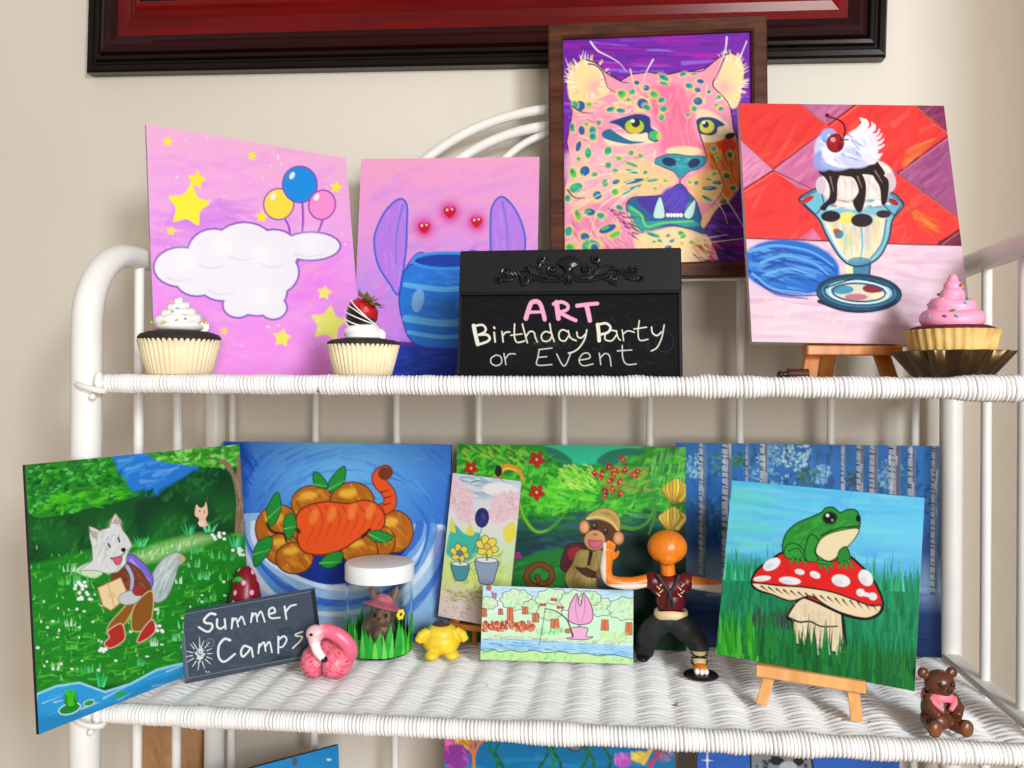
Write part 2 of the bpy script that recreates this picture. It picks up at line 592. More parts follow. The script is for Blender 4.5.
def panel_mesh(name, art, w, h, t, parent=None, edge='canvas_edge', front='paint', wrap=False):
    """a board: painted front grid (y = 0), sides and back; origin at the bottom centre"""
    ny, nx = art.ny, art.nx
    U, V = np.meshgrid(np.linspace(-w / 2, w / 2, nx), np.linspace(h, 0, ny))
    n = nx * ny
    co = np.zeros((n + 8, 3))
    co[:n, 0], co[:n, 2] = U.ravel(), V.ravel()
    k = 0
    for y in (0, t):
        for (x, z) in ((-w / 2, h), (w / 2, h), (w / 2, 0), (-w / 2, 0)):
            co[n + k] = (x, y, z); k += 1
    idx = np.arange(n).reshape(ny, nx)
    f = np.stack([idx[:-1, :-1], idx[1:, :-1], idx[1:, 1:], idx[:-1, 1:]], -1).reshape(-1, 4)
    a, b = n, n + 4
    extra = [(a + 1, a, b, b + 1), (a + 2, a + 1, b + 1, b + 2), (a + 3, a + 2, b + 2, b + 3), (a, a + 3, b + 3, b), (b, b + 3, b + 2, b + 1)]
    faces = np.concatenate([f, np.array(extra)])
    me = bpy.data.meshes.new(name)
    me.vertices.add(len(co)); me.vertices.foreach_set('co', co.ravel())
    nf = len(faces)
    me.loops.add(nf * 4); me.loops.foreach_set('vertex_index', faces.ravel().astype(np.int32))
    me.polygons.add(nf)
    me.polygons.foreach_set('loop_start', np.arange(0, nf * 4, 4, dtype=np.int32))
    mi = np.zeros(nf, np.int32); mi[-5:] = 1
    me.materials.append(M[front]); me.materials.append(M[edge])
    me.polygons.foreach_set('material_index', mi)
    me.update(calc_edges=True)
    me.validate()
    c = np.ones((len(co), 4)); c[:n, :3] = np.clip(art.C.reshape(-1, 3) * PAINT, 0.002, 0.92)
    at = me.color_attributes.new('paint', 'FLOAT_COLOR', 'POINT')
    at.data.foreach_set('color', c.ravel())
    o = bpy.data.objects.new(name, me)
    COL.objects.link(o)
    if parent: o.parent = parent
    return o
# ------------------------------------------------------------------ the room
WALL_Y, FLOOR_Z = 1.21, -1.06
w_ = MB().box((0.0, WALL_Y + 0.05, 0.25), (4.4, 0.1, 2.62)).build('wall_back', M['wall'], smooth=False)
tag(w_, kind='structure')
f_ = MB().box((0.0, 0.1, FLOOR_Z - 0.05), (4.4, 2.32, 0.1)).build('floor', M['floor'], smooth=False)
tag(f_, kind='structure')
bb_ = MB().box((0.0, WALL_Y - 0.007, FLOOR_Z + 0.05), (4.4, 0.014, 0.1), bev=0.003).build('baseboard_back', M['white'], smooth=False)
tag(bb_, kind='structure')

ws_ = MB().box((0.66, (0.66 + WALL_Y) / 2 - 0.001, 0.25), (0.1, WALL_Y - 0.66, 2.62)).build('added_shade_wall', M['wall'], smooth=False)  # wall stub added out of view to keep the window light off the right end
tag(ws_, kind='structure')
# ------------------------------------------------------------------ the red-framed picture on the wall
def wall_picture():
    root = empty('framed_picture', (0, 0, 0), 'large dark picture in a wide glossy red and black moulding on the wall', 'picture')
    W, H = 1.152, 0.78
    # profile: (distance in from the outer edge, height above the wall)
    prof = [(0.0, 0.0), (0.0, 0.020), (0.003, 0.024), (0.010, 0.0245), (0.013, 0.021), (0.016, 0.021), (0.019, 0.027), (0.024, 0.0275), (0.027, 0.024),
            (0.030, 0.030), (0.036, 0.033), (0.041, 0.033), (0.046, 0.030), (0.056, 0.026), (0.068, 0.026), (0.080, 0.030), (0.090, 0.036),
            (0.096, 0.041), (0.101, 0.043), (0.103, 0.042), (0.104, 0.036), (0.108, 0.033), (0.112, 0.033), (0.1125, 0.022), (0.120, 0.020), (0.120, 0.0)]
    prof = [(d * 0.93, y * 0.9) for d, y in prof]
    red = lambda d: 0.026 < d < 0.0955
    mb = MB()
    n = len(prof)
    V = []
    for (sx, sz) in ((-1, -1), (1, -1), (1, 1), (-1, 1)):
        for d, y in prof:
            V.append((sx * (W / 2 - d), -y, sz * (H / 2 - d)))
    for c in range(4):
        c2 = (c + 1) % 4
        for i in range(n - 1):
            mb.add([V[c * n + i], V[c2 * n + i], V[c2 * n + i + 1], V[c * n + i + 1]], [(0, 1, 2, 3)], (2 if prof[i][0] < 0.05 else 1) if red(0.5 * (prof[i][0] + prof[i + 1][0])) else 0)
    mb.build('moulding', [M['ebony'], M['mahogany'], M['shaded_burnish']], root, smooth=True, angle=50)
    bd = MB()
    r = 0.0042
    for sz in (-1, 1):
        k = int((W - 0.24) / 0.0075)
        for i in range(k):
            x = -(W / 2 - 0.12) + (i + 0.5) * (W - 0.24) / k
            bd.ball((x, -0.024, sz * (H / 2 - 0.1082)), (r, r, r * 1.3), np.array(Matrix.Rotation(0.5, 3, 'Y')), 8, 6)
    for sx in (-1, 1):
        k = int((H - 0.24) / 0.0075)
        for i in range(k):
            z = -(H / 2 - 0.12) + (i + 0.5) * (H - 0.24) / k
            bd.ball((sx * (W / 2 - 0.1082), -0.024, z), (r, r, r * 1.2), None, 8, 6)
    bd.build('beading', M['silver'], root)
    MB().box((0, -0.012, 0), (W - 0.236, 0.006, H - 0.236)).build('print', M['dark_print'], root, smooth=False)
    tilt = 0.0232
    cx = (-0.792 + 0.3488) / 2 + 0.005
    cz = (0.4623 + 0.4357) / 2 + 0.004 + math.cos(tilt) * H / 2
    root.location = (cx, WALL_Y - 0.001, cz)
    root.rotation_euler = (0, tilt, 0)


wall_picture()

# ------------------------------------------------------------------ the white wicker rack
XL, XR, YF, YB = -0.570, 0.4185, 0.85, 1.145
RAILZ = 0.147


def zl(x):            # top of the lower shelf, which sags a little to the left
    return -0.341 + 0.0111 * x


rack = empty('bakers_rack', ((XL + XR) / 2, (YF + YB) / 2, FLOOR_Z), 'tall white tubular metal rack with woven wicker shelves against the wall', 'rack')
RO = Vector(rack.location)


def rk(mb, name, m='white', parent=None):
    mb.v = [tuple(Vector(p) - RO) for p in mb.v]
    return mb.build(name, M[m], parent or rack)


for X in (XL, XR):
    path = [(X, YF, FLOOR_Z + 0.001), (X, YF, -0.6), (X, YF, -0.2), (X, YF, 0.0), (X, YF, 0.06)]
    for i in range(1, 13):
        t = PI / 2 * i / 12
        path.append((X, YF + 0.082 * (1 - math.cos(t)), 0.06 + (RAILZ - 0.06) * math.sin(t)))
    path += [(X, 0.98, RAILZ + 0.001), (X, 1.06, RAILZ), (X, YB - 0.004, RAILZ - 0.002)]
    rad = [0.0158] * 6 + list(np.linspace(0.0158, 0.0128, 11)) + [0.0128] * 3
    rk(MB().tube(path, rad[:len(path)], 20), 'side_frame')
    rk(MB().tube([(X, YB, FLOOR_Z + 0.001), (X, YB, -0.3), (X, YB, RAILZ)], 0.0138, 18), 'post')
    for Y in (0.950, 1.041):
        rk(MB().tube([(X, Y, -0.97), (X, Y, -0.3), (X, Y, RAILZ - 0.004)], 0.0058, 12), 'spindle')
    rk(MB().tube([(X, YF, -0.97), (X, YB, -0.97)], 0.0075, 12), 'rail')
for x in (-0.5443, -0.4221, -0.3059, -0.1911, -0.0751, 0.0394, 0.1561, 0.2710, 0.3745):
    rk(MB().tube([(x, YB, -0.97), (x, YB, -0.3), (x, YB, 0.14)], 0.0052, 12), 'spindle')
rk(MB().tube([(XL, YB, 0.142), (XR, YB, 0.146)], 0.0078, 14), 'rail')
rk(MB().tube([(XL, YB, -0.97), (XR, YB, -0.97)], 0.0078, 14), 'rail')
for (a, b, r) in ((0.275, 0.2285, 0.0068), (0.235, 0.206, 0.0068), (0.143, 0.197, 0.0052)):
    cx = (XL + XR) / 2
    rk(MB().tube([(cx - a * math.cos(t), YB, 0.144 + b * math.sin(t)) for t in np.linspace(0, PI, 49)], r, 14), 'crest_arch')

rng = random.Random(7)


def wicker_shelf(zc, slope):
    """woven sheet, wrapped front edge, flat side bars; zc is the centre height of the front roll at x = 0"""
    zz = lambda x: zc + slope * x
    mb = MB()
    sp, pitch, r = 0.0385, 0.0046, 0.0023
    y0, y1 = YF + 0.011, YB - 0.012
    nst = int((y1 - y0) / pitch)
    xs = np.arange(XL + 0.018, XR - 0.016, sp / 6)
    for i in range(nst + 1):
        y = y0 + i * (y1 - y0) / nst
        ph = PI * (i % 2) + rng.uniform(-0.25, 0.25)
        am = 0.0024 * rng.uniform(0.85, 1.2)
        wob = rng.uniform(0, 6)
        P = [(x, y + 0.0007 * math.sin(x * 31 + wob) + 0.0009 * math.sin(PI * x / sp + 1.1), zz(x) + 0.0012 + am * math.cos(PI * x / sp + ph) + 0.0009 * math.cos(2 * PI * x / sp)) for x in xs]
        mb.tube(P, r, 6, flat=(1.0, 1.0))
    x = XL + 0.03
    while x < XR - 0.02:
        mb.tube([(x, y0 - 0.004, zz(x)), (x, y1 + 0.004, zz(x))], 0.0024, 6)
        x += sp
    for dy in (0.0, 0.004):
        mb.tube([(q, y0 - 0.002 + dy * 0.6 + 0.001 * math.sin(q * 400 + dy * 900), zz(q) + 0.0036 + 0.0016 * math.cos(q * 400 + dy * 900)) for q in np.arange(XL + 0.018, XR - 0.016, 0.0025)], 0.002, 6)
    sh = rk(mb, 'woven_shelf', 'wicker')
    # wrapped roll along the front
    R = 0.0084
    pt = 0.0037
    x0, x1 = XL + 0.022, XR + 0.0
    lumps = [(rng.uniform(x0, x1), rng.uniform(0.0004, 0.0016), rng.uniform(0.006, 0.02)) for _ in range(26)]
    turns = (x1 - x0) / pt
    k = int(turns * 12)
    P = []
    for i in range(k + 1):
        t = 2 * PI * i / 12
        x = x0 + pt * i / 12
        b = sum(a * math.exp(-((x - c) / s) ** 2) for c, a, s in lumps)
        rr = R + b + 0.00025 * math.sin(x * 900)
        P.append((x + 0.0006 * math.sin(x * 210), YF + 1.1 * rr * math.cos(t), zz(x) + rr * math.sin(t)))
    e = MB().tube(P, 0.00195, 6)
    e.tube([(x0 - 0.004, YF, zz(x0)), (x1, YF, zz(x1))], 0.0078, 12)
    rk(e, 'wrapped_edge', 'wicker')
    for X in (XL, XR):
        sb = MB().box((X - math.copysign(0.004, X), (YF + YB) / 2, zz(X) + 0.003), (0.022, YB - YF - 0.02, 0.008), bev=0.002)
        rk(sb, 'side_bar')
    rk(MB().tube([(XL, YB - 0.004, zz(XL)), (XR, YB - 0.004, zz(XR))], 0.006, 12), 'rail')
    # wire loop that hooks the front roll to the tall post
    h = MB()
    zc_ = zz(XL) - 0.004
    h.tube([(XL + 0.0135 + 0.0145 * math.cos(t), YF - 0.012 + 0.010 * math.sin(t), zc_ - 0.004 * math.cos(t)) for t in np.linspace(0, 2 * PI, 25)[:-1]], 0.0032, 8, closed=True)
    h.ball((XL + 0.022, YF - 0.012, zc_ + 0.007), (0.005, 0.006, 0.010))
    h.ball((XL + 0.018, YF - 0.017, zc_ - 0.010), 0.0036)
    rk(h, 'hook')


wicker_shelf(-0.0018, 0.0)
wicker_shelf(-0.3490, 0.0111)
wicker_shelf(-0.709, 0.0)
# ------------------------------------------------------------------ the paintings (flat paint on panels)
L1 = (560, 20, .185547)
A1 = (60, 0, .29297); A2 = (100, 180, .29297); A3 = (340, 80, .214844)
S7 = (730, 90, .287109); W1 = (0, 430, .253906); F4 = (210, 430, .253906); J5 = (430, 430, .273438)
M8 = (530, 490, .143229); B8 = (690, 430, .273438); CH = (450, 240, .234375); SG = (170, 580, .15625)
FI = (470, 580, .166016); CA = (430, 470, .221239); Q6 = (380, 640, .332031)


def art_balloons():
    a = Art([(148, 124), (347, 161), (365, 379), (158, 377)], 0.8, 3)
    a.grad([(0, (250, 182, 222)), (.35, (244, 172, 236)), (.6, (242, 152, 243)), (1, (250, 150, 240))])
    a.T(*A2)
    bx = a.box()
    a.strokes(160, bx, [(252, 184, 220), (232, 152, 242), (248, 172, 230), (240, 144, 243), (250, 160, 240)], 130, 0.0, 26, .25, .5, .6, .2)
    a.strokes(60, [(180, 100), (560, 60), (560, 200), (180, 330)], [(214, 130, 238), (222, 140, 240)], 140, .2, 24, .3, .5)
    a.strokes(50, [(640, 260), (860, 200), (900, 420), (640, 430)], [(250, 160, 220), (240, 130, 244)], 120, -.3, 24, .3, .5)
    a.T(*A1)
    for x, y, r in ((375, 484, 19), (663, 537, 18), (474, 617, 34), (946, 648, 22)):
        a.star(x, y, r, (255, 236, 60), .2)
    a.T(*A2)
    for x, y, r, c in ((310, 92, 74, (255, 242, 62)), (250, 176, 17, (255, 230, 70)), (560, 130, 21, (255, 232, 60)), (772, 390, 25, (252, 238, 110)), (785, 495, 62, (238, 236, 112)), (630, 543, 32, (252, 238, 96)), (432, 519, 15, (255, 226, 90))):
        a.star(x, y, r, c, .15, .6)
    r = a.rng
    for _ in range(60):
        x, y = r.uniform(180, 860), r.uniform(-160, 620)
        a.ell(x, y, r.uniform(2, 5), r.uniform(2, 5), (255, 226, 250), a=.85)
    # balloon strings, balloons
    for p in ([(640, 142), (652, 168), (660, 230)], [(697, 85), (699, 150), (690, 260)], [(766, 140), (752, 180), (720, 240), (640, 330)]):
        a.line(p, (150, 70, 190), 7)
    a.ell(617, 88, 51, 53, (255, 226, 74), .1, (150, 80, 180), 5)
    a.ell(688, 22, 58, 62, (24, 146, 232), -.2, (120, 70, 190), 5)
    a.ell(763, 92, 45, 50, (252, 150, 214), .2, (160, 70, 180), 5)
    for x, y in ((598, 62), (662, -8), (745, 66)): a.ell(x, y, 8, 13, (255, 250, 250), .5, a=.9)
    # a plain puffy cloud that the balloon strings run to
    lobes = [(285, 300, 98, 72), (395, 250, 92, 84), (500, 225, 105, 80), (600, 250, 90, 80), (725, 232, 104, 52), (430, 345, 96, 76), (545, 380, 106, 92), (600, 320, 90, 80), (480, 430, 56, 48), (600, 440, 50, 44), (340, 340, 80, 64), (490, 300, 110, 70)]
    for x, y, rx, ry in lobes: a.ell(x, y, rx, ry, (150, 96, 200))
    for x, y, rx, ry in lobes: a.ell(x, y, rx - 7, ry - 7, (246, 242, 250), soft=3)
    for x, y, rx, ry in lobes[:6]:
        a.line([(x - rx * .5, y + ry * .5), (x - rx * .1, y + ry * .66), (x + rx * .4, y + ry * .55)], (234, 226, 246), 9, 4)
    for x, y in ((300, 280), (430, 230), (560, 260), (560, 400), (720, 225)): a.glow(x, y, 40, (255, 255, 255), .6)
    return a


def art_hearts():
    a = Art([(359.5, 158), (538, 156.5), (534, 379.5), (349, 377.3)], 0.8, 4)
    a.grad([(0, (250, 168, 208)), (.3, (240, 160, 226)), (.6, (204, 150, 236)), (1, (192, 120, 236))])
    a.T(0, 0, 1)
    a.strokes(150, a.box(), [(252, 172, 206), (236, 150, 230), (214, 146, 236), (246, 160, 220), (206, 158, 240)], 40, -.3, 8, .22, .6, .6, .3)
    a.strokes(60, [(352, 250), (536, 230), (536, 340), (352, 340)], [(176, 140, 236), (226, 120, 226), (200, 130, 240)], 34, -.5, 8, .3, .6)
    a.poly([(345, 341), (540, 345), (540, 385), (345, 385)], (26, 56, 168))
    a.strokes(60, [(346, 350), (538, 350), (538, 380), (346, 380)], [(20, 40, 140), (40, 80, 200)], 30, 0, 4, .4)
    a.line([(345, 342), (400, 343), (460, 346), (540, 345)], (110, 40, 140), 3)
    for x, y, s in ((422.5, 227, 1.05), (448, 211.5, 1.1), (475, 221.5, 1.0)):
        a.glow(x, y, 9.5 * s, (226, 30, 150), .95); a.glow(x, y, 6.5 * s, (206, 10, 110), .7)
        a.poly([(x, y + 5.5 * s), (x - 5.5 * s, y - .5 * s), (x - 4.6 * s, y - 4.4 * s), (x - 1.8 * s, y - 4.6 * s), (x, y - 2.4 * s), (x + 1.8 * s, y - 4.6 * s), (x + 4.6 * s, y - 4.4 * s), (x + 5.5 * s, y - .5 * s)], (206, 12, 40), True)
        a.ell(x - 2.4 * s, y - 2.2 * s, 1.1, 1.3, (255, 225, 235)); a.ell(x + 2.2 * s, y - 2.8 * s, 1.0, 1.1, (255, 225, 235))
    # a round blue flower pot; two tall lilac leaves grow on stalks out of its mouth
    a.line([(430, 260), (418, 252), (405, 266), (397, 290)], (110, 100, 214), 3, 2); a.line([(458, 260), (472, 250), (486, 264), (495, 284)], (110, 100, 214), 3, 2)
    for pts, vein in (([(372, 240), (377, 222), (386, 207), (398, 198), (405, 204), (405, 225), (404, 250), (400, 276), (396, 294), (388, 284), (376, 264)], [(401, 204), (394, 240), (396, 290)]),
                      ([(489, 222), (491, 205), (500, 196), (511, 205), (520, 222), (524, 243), (518, 264), (506, 282), (496, 288), (490, 262)], [(501, 201), (506, 240), (496, 286)])):
        a.poly(pts, (190, 128, 236), True, (52, 104, 214), 2)
        a.line(vein, (120, 120, 232), 2, 1)
        a.strokes(14, pts, [(206, 150, 240), (170, 120, 232)], 20, 1.6, 3, .4)
    a.poly([(412, 262), (478, 262), (492, 290), (490, 318), (474, 345), (416, 345), (400, 318), (398, 290)], (40, 122, 222), True, (26, 74, 186), 1.5)
    a.strokes(60, [(400, 270), (488, 270), (488, 340), (400, 340)], [(56, 140, 232), (34, 108, 212), (72, 158, 238)], 16, .2, 4, .35)
    for y, w in ((284, 5), (318, 7), (332, 4)): a.line([(400 + abs(y - 300) * .2, y), (444, y + 5), (489 - abs(y - 300) * .2, y)], (92, 180, 240), w, w)
    a.ell(416, 300, 6, 12, (150, 206, 246), .2, a=.6)
    a.ell(445, 260, 34, 8, (24, 66, 170), 0, (60, 150, 236), 3)
    return a


def art_cat():
    a = Art([(563, 37), (750, 29), (753, 257), (565, 263)], 0.75, 5)
    a.T(*L1)
    Y = 593
    a.fill((120, 26, 170))
    a.strokes(420, a.box(), [(140, 20, 180), (166, 24, 182), (118, 76, 216), (120, 28, 170), (146, 110, 230), (96, 20, 150), (176, 20, 176)], 190, 0, 18, .7, .08)
    a.strokes(120, [(780, 850), (1030, 650), (1030, 1280), (780, 1280)], [(60, 16, 104), (44, 12, 80), (96, 40, 150)], 120, .3, 16, .7)
    head = [(40, 640), (60, 540), (72, 450), (60, 400), (36, 330), (46, 260), (110, 205), (150, 190), (205, 215), (255, 265), (330, 312), (385, 278), (480, 265), (560, 282), (640, 265), (720, 258), (785, 240), (850, 185), (920, 160), (975, 195), (990, 260), (980, 340), (960, 430), (915, 460), (930, 540), (948, 640), (960, 740), (955, 850), (930, 930), (880, 970), (830, 1010), (790, 1060), (770, 1100), (800, 1140), (830, 1200), (860, 1270), (20, 1290), (25, 900), (60, 760)]
    a.poly(head, (247, 158, 184), False, (50, 20, 90), 7)
    a.strokes(300, head, [(252, 184, 196), (244, 124, 168), (253, 206, 180), (252, 222, 170), (236, 96, 148), (255, 226, 214)], 54, lambda x, y: math.atan2(y - 130, x - 672), 11, .6, .5)
    # ears
    for cx, cy, rx, ry, a0 in ((150, 305, 98, 98, 2.4), (908, 305, 74, 128, -.3)):
        a.poly([(62, 420), (45, 340), (60, 262), (110, 210), (165, 200), (215, 235), (250, 310), (272, 372), (220, 405), (140, 425)] if cx < 500 else [(822, 330), (850, 262), (900, 178), (958, 190), (984, 250), (975, 340), (955, 440), (915, 455), (865, 392)], (252, 226, 164), True, soft=10)
        a.glow(cx + (40 if cx < 500 else -30), cy + 40, 46, (250, 170, 180), .8)
        for i in range(70):
            t = a.rng.uniform(0, 2 * PI)
            x, y = cx + rx * .8 * math.cos(t), cy + ry * .85 * math.sin(t)
            a.line([(x, y), (x + 46 * math.cos(t) * (1 if cx > 500 else 1), y + 40 * math.sin(t) - 12)], a.rng.choice([(255, 240, 190), (252, 214, 150), (255, 246, 214), (250, 190, 170)]), 9, 1)
    a.poly([(180, 205), (215, 225), (262, 275), (330, 320), (360, 350), (290, 380), (250, 330), (225, 260)], (250, 160, 180))
    a.poly([(790, 250), (850, 195), (895, 175), (850, 290), (820, 330), (760, 290)], (250, 158, 176))
    a.line([(145, 200), (205, 222), (252, 270), (335, 318), (372, 322)], (48, 22, 96), 9, 4)
    a.line([(155, 222), (200, 232), (238, 280), (258, 345), (300, 372)], (80, 26, 100), 8, 3)
    a.line([(905, 165), (850, 190), (790, 240), (750, 262), (640, 262), (560, 282)], (48, 22, 96), 8, 4)
    a.line([(880, 190), (850, 260), (822, 320), (830, 350), (880, 400), (915, 460), (930, 560), (950, 640)], (60, 22, 80), 8, 5)
    for p in ([(118, 195), (130, 150)], [(132, 200), (142, 155)], [(60, 270), (32, 190)], [(52, 300), (28, 255)], [(965, 190), (998, 100)], [(985, 250), (1010, 235)], [(975, 330), (1015, 305)]):
        a.line(p, (244, 236, 250), 7, 1)
    for pts, c in (([(70, 690), (300, 760), (280, 860), (80, 840)], (252, 214, 170)), ([(300, 640), (470, 660), (520, 760), (330, 740)], (252, 200, 190)), ([(60, 860), (240, 900), (200, 1000), (50, 980)], (252, 226, 170))):
        a.poly(pts, c, True, soft=40, a=.45)
    # forehead, nose bridge, cheeks
    a.poly([(490, 350), (640, 335), (690, 400), (720, 500), (735, 600), (770, 690), (560, 700), (545, 590), (510, 520), (485, 440)], (244, 122, 156), True, soft=30)
    a.strokes(60, [(500, 350), (690, 350), (760, 680), (560, 680)], [(248, 140, 168), (238, 96, 136), (252, 160, 180)], 70, 1.5, 14, .4)
    a.poly([(735, 470), (800, 470), (880, 520), (930, 580), (930, 640), (780, 640), (740, 560)], (252, 214, 176), True, soft=10)
    a.poly([(780, 640), (935, 610), (962, 760), (955, 880), (890, 960), (840, 900), (800, 780)], (236, 132, 58), True, soft=24)
    a.poly([(840, 640), (920, 615), (950, 680), (870, 700)], (240, 60, 40), True, soft=20)
    a.strokes(60, [(800, 660), (960, 640), (960, 900), (840, 930)], [(246, 170, 60), (200, 90, 40), (236, 120, 70), (150, 70, 40)], 60, 1.2, 12, .5)
    a.poly([(40, 700), (300, 690), (430, 780), (380, 930), (60, 900)], (250, 184, 206), True, soft=40, a=.7)
    a.poly([(300, 800), (440, 740), (560, 760), (630, 830), (600, 890), (520, 925), (400, 935), (290, 900)], (252, 206, 150), True, soft=24, a=.9)
    a.poly([(690, 840), (770, 790), (850, 800), (880, 880), (850, 940), (760, 960), (700, 890)], (250, 186, 120), True, soft=20)
    a.strokes(80, [(60, 560), (500, 700), (520, 920), (60, 1000)], [(252, 226, 120), (250, 190, 210), (252, 210, 150), (246, 140, 180)], 60, lambda x, y: math.atan2(y - 160, x - 675), 10, .5)
    a.strokes(60, [(60, 430), (500, 400), (500, 480), (90, 500)], [(252, 214, 150), (250, 180, 190), (252, 232, 190)], 50, -.3, 12, .6)
    # eyes
    a.poly([(240, 620), (300, 590), (420, 600), (500, 560), (540, 600), (520, 640), (400, 655), (280, 660)], (252, 228, 190), True, soft=10)
    a.poly([(268, 535), (330, 512), (400, 492), (450, 492), (486, 512), (492, 560), (520, 580), (540, 615), (520, 640), (480, 625), (470, 590), (430, 600), (390, 598), (350, 575), (310, 548)], (24, 62, 130), True)
    a.ell(404, 556, 54, 42, (176, 206, 46), 0, (24, 40, 80), 5)
    a.ell(404, 572, 40, 20, (232, 196, 60), soft=10, a=.8)
    a.ell(410, 538, 24, 24, (20, 24, 50)); a.ell(394, 528, 11, 9, (250, 252, 255))
    a.poly([(380, 598), (440, 598), (462, 620), (430, 650), (350, 640), (335, 612)], (253, 232, 196), True, soft=8)
    a.poly([(230, 590), (270, 570), (310, 595), (380, 632), (460, 640), (380, 652), (300, 640), (240, 620)], (30, 110, 150), True)
    a.ell(510, 605, 30, 26, (60, 190, 110)); a.ell(535, 610, 14, 20, (230, 220, 60), a=.7)
    a.poly([(735, 520), (770, 505), (830, 510), (885, 545), (850, 560), (840, 590), (800, 604), (750, 590), (738, 555)], (26, 58, 120), True)
    a.ell(790, 556, 42, 38, (192, 206, 60), 0, (24, 40, 80), 4); a.ell(792, 572, 28, 16, (236, 214, 70), a=.8)
    a.ell(784, 546, 17, 18, (20, 24, 50)); a.ell(773, 534, 8, 8, (250, 252, 255))
    a.poly([(760, 600), (830, 605), (870, 575), (900, 600), (860, 630), (780, 640)], (253, 226, 186), True)
    a.ell(912, 604, 28, 16, (20, 40, 60), -.3)
    a.line([(742, 560), (760, 620), (780, 680), (790, 720)], (60, 22, 90), 8, 5)
    # nose
    a.ell(668, 95 + Y, 98, 26, (253, 224, 168), soft=14)
    a.poly([(505, 150 + Y), (560, 118 + Y), (620, 110 + Y), (690, 120 + Y), (778, 124 + Y), (780, 160 + Y), (745, 188 + Y), (692, 205 + Y), (650, 242 + Y), (615, 205 + Y), (560, 182 + Y)], (38, 156, 172), True, (24, 50, 110), 5)
    a.strokes(40, [(540, 130 + Y), (770, 130 + Y), (740, 180 + Y), (650, 220 + Y)], [(60, 190, 180), (24, 120, 160), (40, 90, 150), (80, 210, 190)], 40, .2, 10, .6)
    a.ell(588, 152 + Y, 38, 24, (22, 34, 90), .2); a.ell(722, 158 + Y, 34, 24, (22, 34, 90), -.5)
    a.line([(648, 240 + Y), (646, 280 + Y)], (200, 60, 130), 10)
    # mouth
    a.poly([(395, 345 + Y), (470, 338 + Y), (560, 326 + Y), (645, 268 + Y), (695, 318 + Y), (735, 365 + Y), (762, 450 + Y), (784, 535 + Y), (700, 512 + Y), (600, 496 + Y), (500, 528 + Y), (430, 528 + Y), (372, 440 + Y), (362, 378 + Y)], (26, 96, 150), True, (30, 30, 90), 5)
    a.poly([(420, 350 + Y), (560, 332 + Y), (645, 275 + Y), (690, 325 + Y), (700, 400 + Y), (670, 440 + Y), (560, 445 + Y), (480, 420 + Y)], (72, 40, 160), True)
    a.ell(618, 352 + Y, 72, 66, (88, 60, 190), .3, soft=20)
    a.strokes(30, [(560, 300 + Y), (680, 320 + Y), (660, 420 + Y), (550, 420 + Y)], [(110, 84, 214), (70, 40, 160)], 50, -1, 8, .5)
    a.poly([(366, 385 + Y), (410, 410 + Y), (450, 470 + Y), (560, 468 + Y), (700, 462 + Y), (758, 490 + Y), (690, 500 + Y), (590, 484 + Y), (500, 515 + Y), (430, 515 + Y), (380, 450 + Y)], (40, 160, 160), True)
    a.line([(385, 400 + Y), (440, 440 + Y), (470, 500 + Y), (560, 480 + Y), (720, 470 + Y)], (110, 214, 90), 16, 8)
    a.line([(372, 430 + Y), (410, 500 + Y), (440, 530 + Y)], (180, 220, 60), 12, 6)
    a.ell(700, 400 + Y, 22, 40, (30, 150, 130), .4)
    a.poly([(541, 338 + Y), (568, 440 + Y), (535, 458 + Y), (504, 440 + Y)], (196, 238, 228), True, (20, 50, 90), 4)
    a.poly([(728, 352 + Y), (722, 430 + Y), (695, 458 + Y), (668, 432 + Y)], (196, 238, 228), True, (20, 50, 90), 4)
    for x in (582, 600, 618, 636, 654): a.ell(x, 438 + Y, 10, 11, (240, 246, 240))
    # chin and ruff
    a.poly([(400, 570 + Y), (480, 530 + Y), (600, 505 + Y), (700, 522 + Y), (800, 560 + Y), (810, 620 + Y), (740, 690 + Y), (400, 690 + Y)], (252, 222, 170), True, soft=16)
    a.strokes(70, [(400, 560 + Y), (760, 540 + Y), (780, 680 + Y), (400, 680 + Y)], [(254, 234, 190), (250, 200, 150), (252, 210, 130)], 40, 1.3, 8, .6)
    a.poly([(180, 380 + Y), (340, 420 + Y), (390, 540 + Y), (400, 690 + Y), (180, 690 + Y), (60, 480 + Y)], (244, 140, 176), True, soft=24)
    a.strokes(80, [(60, 400 + Y), (380, 420 + Y), (410, 680 + Y), (60, 680 + Y)], [(252, 190, 206), (240, 110, 160), (252, 214, 180), (250, 160, 190)], 60, 1.0, 9, .6, clip=False)
    a.strokes(40, [(60, 480 + Y), (330, 520 + Y), (400, 670 + Y), (40, 670 + Y)], [(230, 60, 130), (255, 226, 226), (160, 40, 120), (250, 200, 120)], 70, .9, 6, .7, clip=False)
    a.strokes(26, [(250, 400 + Y), (390, 440 + Y), (400, 580 + Y), (330, 480 + Y)], [(130, 30, 100), (90, 20, 90)], 40, .4, 8, .9, clip=False)
    a.strokes(24, [(700, 540 + Y), (860, 570 + Y), (820, 680 + Y), (690, 660 + Y)], [(236, 60, 90), (250, 180, 90), (120, 40, 80), (246, 130, 120)], 50, .7, 12, .7, clip=False)
    a.poly([(790, 420 + Y), (760, 470 + Y), (775, 505 + Y), (830, 420 + Y), (860, 380 + Y)], (250, 200, 130), True)
    # spots
    t_, b_, g_ = (26, 168, 148), (22, 92, 170), (92, 206, 60)
